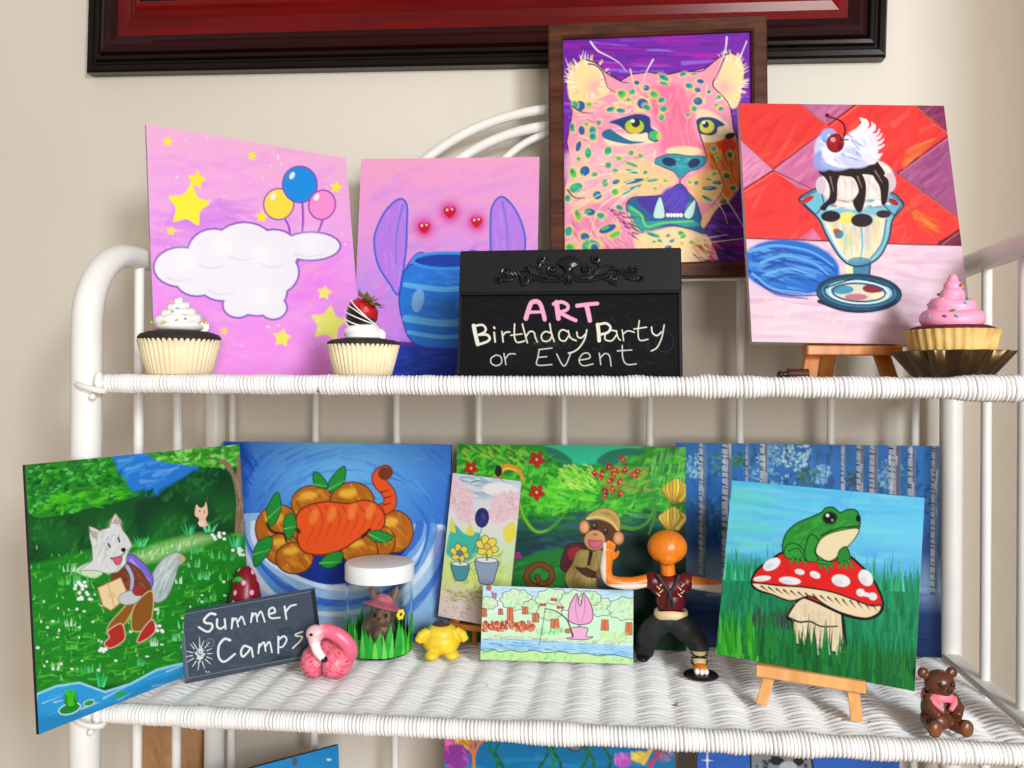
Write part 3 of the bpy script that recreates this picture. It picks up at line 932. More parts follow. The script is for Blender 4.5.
    S = [(335, 382, 26, 24, g_), (392, 370, 22, 16, t_), (415, 322, 18, 13, b_), (465, 350, 22, 17, b_), (560, 295, 34, 16, t_), (560, 326, 28, 10, t_), (508, 384, 26, 20, g_), (548, 415, 22, 16, t_), (560, 462, 22, 18, t_), (548, 508, 16, 20, t_), (448, 435, 36, 32, b_), (470, 455, 24, 16, t_), (372, 414, 15, 11, g_), (278, 465, 30, 15, t_), (330, 472, 28, 15, t_), (110, 448, 34, 32, b_), (85, 440, 14, 24, t_), (160, 440, 18, 12, g_), (662, 276, 22, 12, t_), (718, 274, 18, 8, t_), (755, 314, 22, 14, b_), (695, 338, 24, 17, t_), (740, 360, 20, 14, b_), (742, 420, 28, 24, b_), (722, 460, 16, 18, t_), (800, 370, 14, 12, t_), (852, 398, 14, 12, t_), (865, 460, 18, 12, t_), (838, 440, 14, 9, g_), (688, 492, 12, 12, t_),
         (120, 580, 20, 28, b_), (180, 585, 22, 34, t_), (212, 538, 14, 15, t_), (70, 565, 14, 28, t_), (145, 545, 14, 12, g_),
         (103, 72 + Y, 16, 34, b_), (155, 108 + Y, 20, 32, t_), (180, 20 + Y, 22, 22, t_), (262, 96 + Y, 22, 26, t_), (320, 136 + Y, 18, 14, g_), (386, 106 + Y, 16, 15, t_), (436, 122 + Y, 15, 14, g_), (262, 172 + Y, 20, 20, t_), (138, 205 + Y, 30, 32, b_), (74, 215 + Y, 20, 32, g_), (190, 226 + Y, 18, 18, t_), (246, 268 + Y, 18, 24, t_), (300, 205 + Y, 18, 16, t_), (104, 140 + Y, 14, 12, g_), (390, 168 + Y, 40, 10, t_), (392, 206 + Y, 42, 11, t_), (462, 210 + Y, 14, 12, t_), (305, 262 + Y, 24, 14, b_), (400, 258 + Y, 66, 14, b_), (500, 252 + Y, 36, 10, t_), (570, 254 + Y, 14, 8, g_), (390, 302 + Y, 70, 12, t_), (515, 296 + Y, 14, 8, g_), (90, 295 + Y, 42, 30, t_), (205, 335 + Y, 28, 26, b_), (300, 316 + Y, 20, 22, g_), (325, 400 + Y, 24, 16, t_), (45, 352 + Y, 18, 22, t_), (100, 440 + Y, 18, 34, g_), (165, 425 + Y, 36, 22, b_), (225, 445 + Y, 28, 18, t_), (260, 515 + Y, 56, 24, b_), (300, 545 + Y, 36, 16, g_), (140, 560 + Y, 30, 24, b_), (50, 530 + Y, 22, 30, t_), (170, 610 + Y, 56, 40, t_), (190, 620 + Y, 24, 26, b_), (60, 620 + Y, 30, 26, g_),
         (826, 80 + Y, 18, 18, t_), (850, 130 + Y, 12, 14, g_), (912, 112 + Y, 16, 20, (20, 110, 70)), (830, 215 + Y, 20, 10, g_), (800, 244 + Y, 18, 8, t_), (845, 262 + Y, 30, 12, b_), (805, 292 + Y, 46, 14, b_), (790, 346 + Y, 36, 12, t_), (735, 264 + Y, 16, 13, t_), (700, 262 + Y, 12, 10, g_), (895, 225 + Y, 20, 18, (30, 120, 60)), (930, 290 + Y, 20, 14, (40, 130, 60)), (880, 360 + Y, 24, 14, (20, 90, 80)),
         (505, 545 + Y, 44, 12, t_), (585, 548 + Y, 14, 9, t_), (605, 576 + Y, 18, 10, t_), (655, 535 + Y, 22, 16, g_), (665, 552 + Y, 18, 10, t_), (540, 576 + Y, 16, 9, t_), (585, 612 + Y, 22, 14, b_), (510, 582 + Y, 12, 8, g_), (712, 582 + Y, 12, 10, g_), (550, 626 + Y, 14, 10, g_), (660, 590 + Y, 12, 8, (240, 190, 60))]
    r = a.rng
    for x, y, rx, ry, c in S:
        rot = r.uniform(-.5, .5)
        a.ell(x + r.uniform(-6, 6), y + r.uniform(-6, 6), rx * 1.3, ry * 1.3, (246, 226, 90), rot, soft=10, a=.5)
        rx, ry = rx * .86, ry * .86
        a.ell(x, y, rx, ry, c, rot, soft=6)
        a.ell(x - rx * .25, y - ry * .2, rx * .5, ry * .45, r.choice([t_, g_, b_, (20, 120, 170)]), rot, a=.7)
    a.strokes(46, [(80, 560), (540, 700), (600, 900), (360, 930), (60, 1100)], [(120, 30, 110), (226, 70, 140), (255, 236, 200), (255, 240, 226)], 34, lambda x, y: math.atan2(y - 150, x - 680), 5, .7, .4)
    a.line([(70, 450), (120, 480), (180, 488)], (70, 24, 100), 8, 3); a.line([(45, 900), (80, 940), (140, 945)], (120, 30, 90), 10, 4)
    # whiskers
    for p, w in (([(168, 104), (205, 150), (262, 180), (320, 215), (362, 265)], 11), ([(503, 198), (470, 258), (452, 310), (450, 380)], 9), ([(895, 78), (888, 140), (866, 210), (830, 300)], 10), ([(1000, 100), (980, 150), (965, 175)], 6)):
        a.line(p, (232, 220, 236), w, 2)
    for p in ([(380, 250), (400, 330), (420, 430)], [(790, 340), (775, 430)], [(345, 430), (310, 400)]): a.line(p, (252, 226, 170), 7, 2)
    for p in ([(430, 200 + Y), (250, 220 + Y), (40, 285 + Y)], [(400, 250 + Y), (200, 340 + Y), (40, 440 + Y)], [(380, 300 + Y), (220, 400 + Y), (160, 590 + Y)], [(420, 290 + Y), (300, 380 + Y), (220, 480 + Y)], [(500, 180 + Y), (520, 100 + Y)], [(860, 300 + Y), (940, 420 + Y), (985, 500 + Y)], [(830, 340 + Y), (880, 420 + Y), (900, 480 + Y)], [(780, 560 + Y), (900, 540 + Y)], [(740, 590 + Y), (900, 570 + Y), (980, 560 + Y)]):
        a.line(p, (250, 236, 206), 6, 2)
    a.line([(815, 120 + Y), (850, 190 + Y), (880, 270 + Y), (860, 330 + Y), (810, 390 + Y)], (70, 24, 60), 6, 3)
    return a


def art_sundae():
    a = Art([(740, 103), (943, 106), (974.5, 345.5), (752, 342)], 0.8, 6)
    a.T(*S7)
    a.fill((236, 62, 58))
    a.strokes(200, a.box(), [(240, 76, 66), (226, 44, 46), (244, 96, 80), (232, 56, 60)], 80, -.7, 22, .45, .5)
    D = (96, 16, 26)
    for pts, c in (([(30, 165), (152, 275), (36, 350)], (224, 138, 176)), ([(152, 275), (340, 130), (420, 230), (300, 350), (240, 340)], (208, 112, 158)), ([(240, 44), (440, 48), (338, 118)], (196, 108, 152)), ([(582, 288), (765, 155), (800, 445), (700, 375)], (164, 82, 132)), ([(640, 50), (752, 50), (762, 150)], (140, 56, 94)), ([(725, 535), (806, 476), (815, 545)], (112, 28, 58)), ([(245, 520), (290, 480), (320, 520)], (226, 120, 160)), ([(470, 215), (585, 290), (540, 360), (440, 260)], (196, 86, 130))):
        a.poly(pts, c)
        a.strokes(26, pts, [tuple(min(255, q + 24) for q in c), tuple(max(0, q - 22) for q in c)], 60, -.7, 16, .4)
    for p in ([(30, 160), (152, 275), (345, 130)], [(36, 352), (152, 278), (300, 350)], [(330, 118), (250, 46)], [(440, 48), (345, 120)], [(640, 50), (700, 110), (765, 152), (582, 288), (700, 375), (800, 450)], [(725, 535), (806, 476)]):
        a.line(p, D, 5, 3, False)
        a.line([(x + 6, y + 6) for x, y in p], (250, 150, 130), 3, 2, False, .6)
    a.strokes(26, [(620, 190), (740, 160), (600, 270)], [(226, 96, 50), (250, 130, 70)], 80, -.7, 18, .5)
    a.strokes(26, [(620, 410), (770, 460), (700, 520)], [(226, 96, 40), (240, 130, 60), (200, 70, 30)], 80, .6, 16, .5)
    tb = [(40, 516), (300, 525), (560, 535), (830, 541), (860, 920), (40, 900)]
    a.poly(tb, (234, 202, 216))
    a.strokes(160, tb, [(240, 214, 224), (226, 184, 208), (220, 170, 198), (244, 222, 228), (214, 190, 222)], 130, .05, 20, .4, .2)
    a.line([(40, 514), (300, 522), (560, 534), (830, 540)], (80, 30, 50), 4)
    a.ell(212, 615, 172, 96, (36, 108, 202), .12, soft=10)
    a.strokes(90, [(70, 550), (260, 540), (370, 620), (330, 700), (150, 690), (60, 620)], [(20, 76, 168), (56, 130, 216), (96, 166, 232), (28, 90, 190)], 110, .25, 14, .6, .25)
    a.line([(60, 620), (130, 690), (220, 715), (320, 712)], (30, 70, 150), 8, 4)
    for p in ([(70, 560), (160, 540), (280, 560), (360, 610)], [(110, 600), (190, 575), (290, 600), (340, 640)], [(130, 640), (210, 620), (300, 650)], [(80, 640), (150, 690), (260, 706)]):
        a.line(p, (110, 176, 238), 12, 5, a=.8); a.line([(x + 12, y + 20) for x, y in p], (18, 66, 156), 12, 5, a=.7)
    # glass
    T_, K_ = (134, 196, 214), (26, 60, 88)
    a.poly([(410, 600), (490, 600), (486, 640), (500, 690), (400, 690), (424, 640)], (70, 130, 160), False, K_, 6)
    a.poly([(404, 600), (428, 600), (430, 660), (408, 668)], (240, 232, 180))
    a.ell(450, 706, 146, 64, (60, 128, 160), .05, K_, 9)
    a.ell(450, 702, 120, 46, (150, 206, 220), .05, (28, 70, 100), 6)
    a.ell(440, 704, 84, 28, (226, 214, 190), .05)
    a.ell(500, 690, 38, 16, (140, 40, 50)); a.ell(392, 694, 40, 16, (70, 150, 180)); a.ell(520, 716, 30, 12, (250, 232, 190)); a.ell(440, 720, 40, 12, (196, 120, 130))
    a.line([(312, 735), (400, 766), (500, 768), (580, 736)], (20, 40, 70), 14, 8)
    for rx, ry, c, w in ((136, 56, (24, 60, 88), 8), (104, 38, (224, 240, 244), 5), (92, 32, (30, 70, 100), 6)): a.ell(450, 704, rx, ry, None, .05, c, w)
    a.line([(330, 690), (420, 660), (480, 662), (570, 690)], (20, 40, 60), 6, 4)
    bowl = [(243, 376), (280, 352), (318, 340), (420, 352), (540, 346), (602, 390), (590, 420), (566, 450), (552, 520), (515, 585), (452, 612), (395, 592), (340, 510), (312, 450), (262, 402)]
    a.poly(bowl, T_, True, K_, 7)
    a.poly([(330, 440), (420, 450), (540, 440), (535, 510), (500, 575), (450, 598), (405, 580), (352, 505)], (240, 228, 190), True, soft=10)
    a.strokes(60, [(330, 430), (545, 430), (500, 580), (400, 585)], [(250, 240, 206), (232, 214, 120), (236, 190, 180), (150, 206, 220), (222, 208, 190)], 60, 1.5, 14, .55)
    a.ell(410, 445, 34, 22, (244, 226, 110), soft=6); a.ell(352, 438, 34, 20, (40, 30, 40)); a.ell(460, 452, 38, 24, (48, 34, 40)); a.ell(535, 430, 26, 14, (60, 40, 46)); a.ell(380, 500, 16, 16, (80, 130, 180)); a.ell(372, 490, 12, 10, (170, 90, 60))
    a.line([(458, 480), (462, 540), (452, 600)], (110, 186, 206), 8, 4); a.line([(340, 470), (390, 570), (440, 600)], (240, 250, 250), 6, 3); a.line([(545, 450), (530, 530), (490, 585)], (56, 140, 170), 8, 5)
    a.ell(452, 594, 40, 14, (36, 130, 164), a=.8)
    a.poly([(243, 378), (318, 342), (330, 400), (300, 432)], (116, 190, 210), False, K_, 4); a.poly([(600, 392), (545, 350), (535, 400), (572, 436)], (110, 180, 204), False, K_, 4)
    a.ell(270, 380, 26, 10, (190, 50, 60), -.5); a.ell(570, 388, 20, 10, (170, 40, 60), .5)
    # scoops, sauce
    a.ell(440, 335, 120, 80, (244, 226, 214), soft=8)
    a.ell(400, 310, 78, 62, (250, 234, 222), soft=8); a.ell(500, 306, 70, 62, (250, 236, 226), soft=8); a.ell(556, 320, 22, 34, (222, 196, 200)); a.ell(318, 330, 18, 30, (214, 196, 210))
    a.strokes(40, [(340, 290), (550, 280), (540, 380), (340, 390)], [(255, 246, 240), (226, 196, 196), (240, 206, 190), (206, 190, 206)], 50, 1.3, 14, .5)
    a.strokes(20, [(320, 380), (560, 380), (560, 410), (320, 410)], [(90, 170, 190), (240, 250, 250), (200, 60, 70)], 40, .1, 10, .6)
    Cc = (40, 26, 26)
    a.poly([(312, 276), (380, 262), (440, 250), (500, 238), (524, 262), (540, 290), (520, 300), (470, 292), (420, 300), (380, 296), (330, 300)], Cc, True)
    for p in ([(316, 280), (345, 285), (385, 285), (376, 320), (372, 385), (346, 400), (332, 418), (314, 408), (346, 372), (344, 325)], [(405, 270), (440, 268), (470, 310), (474, 360), (462, 415), (446, 424), (428, 388), (448, 352), (436, 312), (418, 296)], [(474, 250), (500, 244), (530, 290), (553, 318), (546, 388), (528, 396), (522, 340), (500, 300)]):
        a.poly(p, Cc, True)
    for p in ([(350, 300), (362, 350)], [(445, 300), (460, 340)], [(505, 280), (530, 320)]): a.line(p, (150, 120, 116), 5, 2)
    # whipped cream and cherry
    for x, y, rx, ry, c in ((335, 205, 40, 55, (200, 206, 244)), (325, 245, 34, 36, (150, 160, 226)), (375, 245, 60, 34, (170, 178, 234)), (400, 215, 80, 55, (236, 236, 250)), (455, 190, 58, 56, (248, 246, 252)), (440, 235, 60, 36, (206, 210, 242)), (345, 160, 28, 28, (160, 176, 232)), (480, 205, 36, 40, (250, 244, 250))):
        a.ell(x, y, rx, ry, c, soft=8)
    for i in range(26):
        t = a.rng.uniform(-1.4, .9)
        x, y = 440 + 55 * math.cos(t), 190 + 56 * math.sin(t)
        a.line([(x, y), (x + 26 * math.cos(t + .4), y + 22 * math.sin(t + .2)), (x + 42 * math.cos(t - .1), y + 34 * math.sin(t - .1) - 4)], a.rng.choice([(252, 250, 254), (232, 232, 250), (246, 226, 236)]), 16, 3)
    a.strokes(36, [(310, 160), (480, 150), (490, 250), (310, 270)], [(120, 132, 214), (255, 255, 255), (190, 200, 244), (230, 214, 236)], 34, .6, 10, .6)
    a.ell(368, 184, 29, 31, (168, 22, 34), 0, (84, 8, 20), 4); a.ell(360, 172, 9, 8, (246, 150, 150)); a.ell(384, 196, 8, 14, (110, 8, 24))
    a.line([(396, 164), (402, 138), (392, 112), (364, 98), (338, 92)], (70, 12, 20), 7, 5); a.ell(340, 88, 8, 7, (90, 16, 24))
    a.line([(385, 172), (412, 172)], (70, 12, 20), 5)
    return a


def art_wolf():
    a = Art([(22.3, 463), (240, 447.5), (249, 650), (41.2, 734.5)], 0.75, 7)
    Z = 563
    a.T(*W1)
    a.fill((20, 84, 36))
    a.poly([(420, 60), (800, 60), (790, 150), (720, 200), (640, 240), (620, 264), (560, 258), (460, 220), (430, 100)], (40, 128, 226), True, soft=20)
    a.strokes(40, [(440, 90), (800, 80), (620, 240), (520, 240)], [(80, 170, 244), (44, 130, 226), (130, 196, 248)], 70, -.3, 14, .4)
    a.strokes(120, [(90, 340), (950, 250), (960, 480), (110, 560)], [(16, 70, 30), (24, 96, 40), (10, 54, 26), (30, 110, 50)], 34, -.8, 18, .6)
    a.poly([(640, 260), (760, 180), (870, 170), (920, 220), (940, 430), (700, 430), (560, 420), (540, 300)], (12, 66, 36), True, soft=14)
    for x, y, r in ((690, 385, 62), (640, 420, 60), (890, 320, 60), (160, 400, 50), (250, 440, 60), (440, 400, 60), (780, 240, 50)):
        a.glow(x, y, r, (30, 116, 44), .7)
        a.strokes(16, [(x - r, y - r), (x + r, y - r), (x + r, y + r), (x - r, y + r)], [(42, 140, 52), (24, 100, 40)], 20, -1, 12, .6)
    a.strokes(60, [(520, 230), (640, 240), (800, 150), (870, 170), (860, 215), (640, 290), (540, 290)], [(20, 96, 44), (30, 120, 50), (14, 72, 36)], 22, -.9, 16, .8)
    can = [(90, 130), (300, 110), (430, 100), (470, 170), (520, 240), (548, 262), (480, 285), (360, 310), (250, 335), (110, 330)]
    a.poly(can, (40, 140, 36), True)
    a.strokes(260, can, [(16, 88, 30), (40, 150, 36), (70, 190, 46), (24, 112, 36), (50, 170, 50), (100, 214, 96)], 20, -.4, 14, .7, .8, clip=False)
    a.strokes(60, [(90, 130), (300, 112), (360, 190), (110, 290)], [(12, 76, 32), (20, 100, 40), (40, 140, 60)], 26, -.4, 14, .6, .8)
    a.strokes(50, [(200, 250), (540, 240), (500, 280), (160, 320)], [(90, 206, 30), (60, 186, 24)], 28, -.2, 14, .7)
    rt = [(580, 90), (700, 75), (950, 66), (955, 150), (880, 160), (760, 150), (700, 140), (640, 130)]
    a.poly(rt, (60, 160, 36), True)
    a.strokes(140, rt, [(30, 120, 30), (90, 196, 50), (130, 220, 80), (50, 150, 40), (160, 236, 130)], 22, -.4, 14, .7, .8)
    a.poly([(862, 124), (905, 140), (930, 190), (936, 120), (952, 120), (958, 300), (975, 450), (925, 450), (930, 300), (915, 200), (890, 160)], (146, 122, 96), True)
    a.strokes(16, [(928, 180), (950, 180), (965, 440), (935, 440)], [(176, 152, 124), (110, 90, 70)], 60, 1.5, 7, .6)
    md = [(100, 540), (350, 480), (560, 440), (980, 420), (1000, 700), (990, 900), (760, 930), (500, 1000), (320, 1010), (150, 1045)]
    a.poly(md, (30, 138, 36), soft=20)
    a.strokes(420, md, [(24, 112, 32), (46, 164, 38), (84, 196, 44), (18, 92, 30), (60, 184, 54), (36, 134, 42), (110, 214, 60)], 44, -.2, 9, .55, .4)
    a.poly([(520, 505), (640, 460), (780, 425), (840, 440), (720, 485), (620, 520), (540, 530)], (170, 226, 140), True, soft=34, a=.8)
    a.strokes(60, [(540, 500), (760, 432), (770, 460), (600, 520)], [(232, 252, 214), (150, 224, 120), (90, 190, 70)], 18, -1.2, 7, .7, clip=False)
    a.poly([(300, 560), (380, 520), (420, 540), (380, 590)], (206, 240, 190), True, soft=8)
    r = a.rng
    for _ in range(46):
        x, y = r.uniform(140, 940), r.uniform(480, 960)
        c = r.choice([(120, 226, 150), (90, 214, 90), (200, 246, 206), (70, 200, 110)])
        for k in range(6):
            q = r.uniform(-26, 26)
            a.line([(x + q, y), (x + q * 1.25, y - r.uniform(14, 34))], c, 6, 1)
    for _ in range(60):
        x, y = r.uniform(150, 960), r.uniform(600, 950)
        a.ell(x, y, r.uniform(3, 8), r.uniform(3, 6), (232, 252, 232))
    for x, y in ((335, 660), (320, 620), (630, 785), (940, 490), (860, 430), (410, 870)):
        for k in range(9): a.ell(x + r.uniform(-26, 26), y + r.uniform(-14, 14), 7, 6, (246, 255, 250))
    for x, y, h in ((405, 1010, 60), (555, 465, 40), (750, 420, 40), (825, 410, 40), (925, 470, 46)):
        for k in range(9):
            q = r.uniform(-26, 26)
            a.line([(x + q * .6, y), (x + q * 1.4, y - h * r.uniform(.6, 1.1))], r.choice([(60, 210, 130), (110, 230, 160), (40, 180, 90)]), 8, 1)
    for _ in range(260):
        x, y = r.uniform(110, 980), r.uniform(470, 990)
        a.line([(x, y), (x + r.uniform(-5, 5), y - r.uniform(8, 20))], r.choice([(120, 224, 90), (90, 206, 70), (180, 240, 150), (60, 190, 60)]), 5, 1, a=.8)
    # stream and frog
    wt = [(150, 1045), (230, 1012), (320, 998), (420, 1032), (520, 1000), (620, 946), (700, 925), (1020, 850), (1020, 1240), (140, 1240)]
    a.poly(wt, (46, 162, 228), False, (150, 222, 244), 9)
    a.strokes(70, wt, [(84, 190, 240), (34, 136, 212), (190, 234, 250), (220, 244, 252)], 80, -.35, 7, .6, .15)
    a.poly([(150, 1130), (400, 1090), (560, 1000), (720, 940), (720, 1000), (160, 1230)], (24, 116, 170), soft=30, a=.5)
    a.ell(282, 1098, 44, 20, (30, 140, 50), -.3, (220, 246, 250), 4); a.ell(358, 1075, 22, 11, (40, 160, 60), -.3, (210, 244, 250), 3); a.ell(478, 1040, 24, 10, (40, 170, 90), -.3)
    a.ell(286, 1062, 26, 30, (60, 200, 30), 0, (20, 90, 20), 3); a.ell(294, 1030, 8, 9, (60, 200, 30)); a.ell(272, 1034, 8, 9, (60, 200, 30)); a.line([(270, 1050), (268, 1080)], (20, 100, 20), 5); a.line([(300, 1052), (306, 1082)], (20, 100, 20), 5)
    # far pale cat
    a.poly([(770, 345), (776, 305), (790, 318), (806, 312), (814, 295), (820, 340), (812, 362), (818, 388), (788, 390), (785, 360)], (250, 208, 176), True)
    a.ell(788, 330, 3, 3, (40, 30, 40)); a.ell(806, 334, 3, 3, (40, 30, 40)); a.ell(794, 378, 12, 10, (252, 226, 206))
    # the wolf with map and rucksack
    O = (90, 70, 60)
    tail = [(598, 610), (612, 560), (650, 512), (700, 492), (732, 520), (705, 548), (690, 600), (655, 672), (608, 682)]
    a.poly(tail, (188, 206, 206), True, (120, 130, 130), 3)
    a.strokes(24, tail, [(226, 236, 234), (150, 176, 176)], 60, -1.1, 8, .6); a.ell(716, 516, 16, 14, (206, 180, 140))
    a.poly([(494, 508), (530, 500), (580, 545), (606, 592), (598, 630), (560, 606), (520, 570)], (132, 112, 222), True, (76, 60, 150), 4)
    a.line([(520, 520), (590, 600)], (178, 160, 246), 12, 6)
    bo = [(445, 580), (490, 530), (540, 545), (580, 590), (602, 650), (560, 676), (500, 690), (450, 640)]
    a.poly(bo, (126, 66, 44), True, O, 3)
    a.strokes(26, bo, [(160, 80, 50), (90, 44, 34), (180, 110, 80)], 24, .8, 7, .6)
    a.line([(505, 545), (525, 590), (520, 650)], (170, 190, 230), 14, 12)
    a.poly([(548, 660), (520, 730), (478, 790), (432, 806), (436, 770), (480, 720), (520, 676)], (150, 96, 32), True, (226, 190, 130), 4)
    a.poly([(540, 690), (600, 640), (606, 715), (585, 785), (530, 796), (522, 745)], (146, 92, 30), True, (226, 190, 130), 4)
    a.poly([(430, 798), (482, 768), (498, 812), (488, 838), (440, 864), (416, 846), (436, 822)], (186, 48, 40), True, (236, 190, 170), 4)
    a.poly([(560, 800), (602, 752), (616, 792), (590, 822), (546, 842)], (186, 48, 40), True, (236, 190, 170), 4)
    a.poly([(388, 628), (480, 588), (512, 662), (442, 718), (410, 700)], (248, 220, 172), False, (170, 110, 60), 4)
    a.line([(430, 612), (455, 706)], (222, 180, 130), 5); a.ell(445, 660, 16, 12, (240, 196, 150))
    a.ell(515, 668, 46, 27, (206, 212, 212), -.2, (130, 130, 130), 3); a.ell(548, 640, 22, 20, (176, 50, 50), 0, O, 3)
    hd = [(352, 384), (376, 392), (396, 402), (428, 392), (438, 360), (458, 334), (480, 362), (488, 404), (508, 430), (524, 462), (502, 500), (500, 535), (468, 566), (430, 574), (380, 560), (312, 560), (368, 522), (366, 470), (356, 430)]
    a.poly(hd, (226, 230, 230), False, (150, 140, 130), 3)
    a.strokes(70, hd, [(248, 250, 250), (200, 208, 208), (236, 236, 232), (180, 184, 180)], 30, 1.9, 7, .6)
    a.poly([(360, 396), (388, 410), (384, 450)], (190, 176, 164)); a.poly([(444, 375), (460, 346), (474, 380)], (190, 176, 164))
    a.line([(372, 430), (352, 384), (400, 404)], (120, 96, 70), 4); a.line([(432, 392), (458, 334), (486, 400)], (120, 96, 70), 4)
    a.line([(430, 455), (436, 468)], (30, 26, 26), 7); a.line([(470, 432), (474, 448)], (30, 26, 26), 7)
    a.ell(490, 480, 10, 9, (30, 26, 30)); a.line([(440, 512), (470, 512), (496, 490)], (40, 30, 30), 6, 4)
    a.poly([(450, 514), (482, 506), (480, 530), (462, 538)], (236, 90, 120), True, (60, 20, 30), 3)
    return a


def art_fruit():
    a = Art([(223, 441.5), (451, 444.5), (448.2, 643.3), (217.7, 633.3)], 0.8, 8)
    a.T(*F4)
    a.fill((30, 96, 204))
    a.glow(520, 150, 330, (110, 186, 246), .95)
    a.strokes(320, a.box(), [(60, 140, 228), (34, 104, 212), (96, 172, 242), (24, 80, 190), (70, 150, 234)], 110, lambda x, y: math.atan2(y - 560, x - 340) + PI / 2, 13, .35, .15)
    a.strokes(80, [(50, 45), (220, 45), (140, 330), (60, 330)], [(14, 70, 178), (24, 90, 196)], 120, .9, 15, .4)
    cl = [(120, 330), (215, 325), (240, 430), (330, 540), (440, 590), (560, 580), (700, 500), (800, 370), (880, 370), (960, 420), (980, 800), (60, 800)]
    a.poly(cl, (150, 194, 238), False)
    for k, (rx, ry, c, w) in enumerate(((400, 440, (60, 124, 216), 50), (392, 400, (176, 212, 244), 44), (384, 362, (226, 240, 252), 34), (372, 330, (90, 156, 228), 40), (356, 300, (36, 100, 204), 40), (342, 272, (160, 202, 242), 36), (330, 248, (222, 236, 252), 30), (320, 226, (104, 166, 232), 32), (308, 204, (40, 104, 206), 34))):
        q0, q1 = PI * (0.02 - k * .002), PI * (0.98 + k * .004)
        pts = [(505 + (rx + 14 * math.sin(3 * q + k)) * math.cos(q), 370 + (ry + 12 * math.sin(2 * q + k)) * math.sin(q)) for q in np.linspace(q0, q1, 16)]
        a.line(pts, c, w, w * .7, a=.9)
    a.strokes(150, cl, [(206, 228, 248), (96, 158, 228), (60, 124, 214), (236, 246, 254), (130, 184, 238)], 90, lambda x, y: math.atan2(y - 524, x - 338) + PI / 2, 10, .12, .3, .1)
    a.poly([(880, 420), (955, 440), (960, 760), (890, 760)], (20, 70, 170), True, soft=20, a=.7)
    a.poly([(225, 440), (300, 400), (700, 400), (780, 450), (720, 520), (600, 580), (480, 610), (360, 580), (270, 520)], (18, 50, 146), True)
    O, Ok = (186, 104, 22), (84, 40, 14)
    for x, y, rx, ry in ((270, 390, 92, 96), (405, 290, 86, 72), (560, 285, 88, 80), (725, 400, 76, 84), (650, 440, 80, 70), (285, 470, 70, 64), (332, 505, 74, 62), (590, 475, 72, 62)):
        a.ell(x, y, rx, ry, O, 0, Ok, 5)
        t = [(x + rx * math.cos(q), y + ry * math.sin(q)) for q in np.linspace(0, 6.2, 12)]
        a.strokes(26, t, [(214, 134, 30), (160, 84, 18), (236, 164, 44), (196, 116, 26)], 40, .8, 14, .45, .5)
        a.ell(x - rx * .2, y - ry * .45, rx * .4, ry * .22, (250, 190, 60), -.1, soft=14, a=.85)
    # a ribbed orange gourd with a curling stem, lying on the oranges
    a.line([(668, 318), (706, 296), (704, 250), (668, 206), (668, 180), (690, 166)], (110, 40, 14), 52, 60)
    a.line([(668, 318), (706, 296), (704, 250), (668, 206), (668, 180), (690, 168)], (238, 84, 26), 42, 50)
    a.ell(690, 172, 28, 26, (124, 52, 22))
    for p in ((690, 240), (706, 262), (700, 290)): a.line([(p[0] - 18, p[1] + 6), (p[0] + 14, p[1] - 4)], (90, 30, 14), 6, 3)
    gd = [(345, 400), (340, 340), (380, 300), (460, 282), (540, 290), (610, 276), (670, 300), (690, 350), (670, 395), (600, 420), (520, 470), (440, 492), (370, 480), (345, 440)]
    a.poly(gd, (242, 88, 28), True, (110, 36, 14), 6)
    for k in range(9):
        x = 385 + k * 34
        a.line([(x, 300 - 8 * (k % 2)), (x + 26, 360 - 10 * k * .3), (x - 4, 450 - k * 7)], (196, 58, 18), 7, 3, a=.8)
    for x, y in ((410, 340), (480, 330), (560, 320), (630, 320)): a.ell(x, y, 16, 34, (255, 140, 60), .3, soft=14, a=.7)
    a.line([(350, 400), (330, 380), (322, 352)], (80, 50, 20), 18, 12)
    # twigs and leaves
    a.line([(225, 370), (245, 400), (290, 410), (300, 440)], (70, 34, 16), 12, 8); a.line([(600, 420), (630, 392)], (60, 30, 14), 14, 10)
    for p in ([(226, 350), (226, 300), (265, 244), (280, 300), (262, 360), (235, 378)], [(290, 390), (296, 340), (326, 328), (340, 380), (310, 432)], [(170, 490), (190, 440), (240, 420), (240, 470), (180, 540)], [(410, 215), (408, 166), (440, 180), (464, 222), (440, 230)], [(464, 236), (476, 190), (528, 142), (530, 200), (490, 240)], [(626, 410), (660, 394), (722, 420), (690, 442), (640, 436)], [(432, 524), (470, 486), (520, 482), (516, 520), (470, 545)]):
        a.poly(p, (32, 148, 54), True, (12, 74, 30), 4)
        a.line([p[0], ((p[0][0] + p[3][0]) / 2, (p[0][1] + p[3][1]) / 2), p[3]], (110, 206, 100), 5, 2)
    a.line([(800, 125), (815, 108), (830, 120), (850, 105)], (100, 160, 226), 4)
    return a


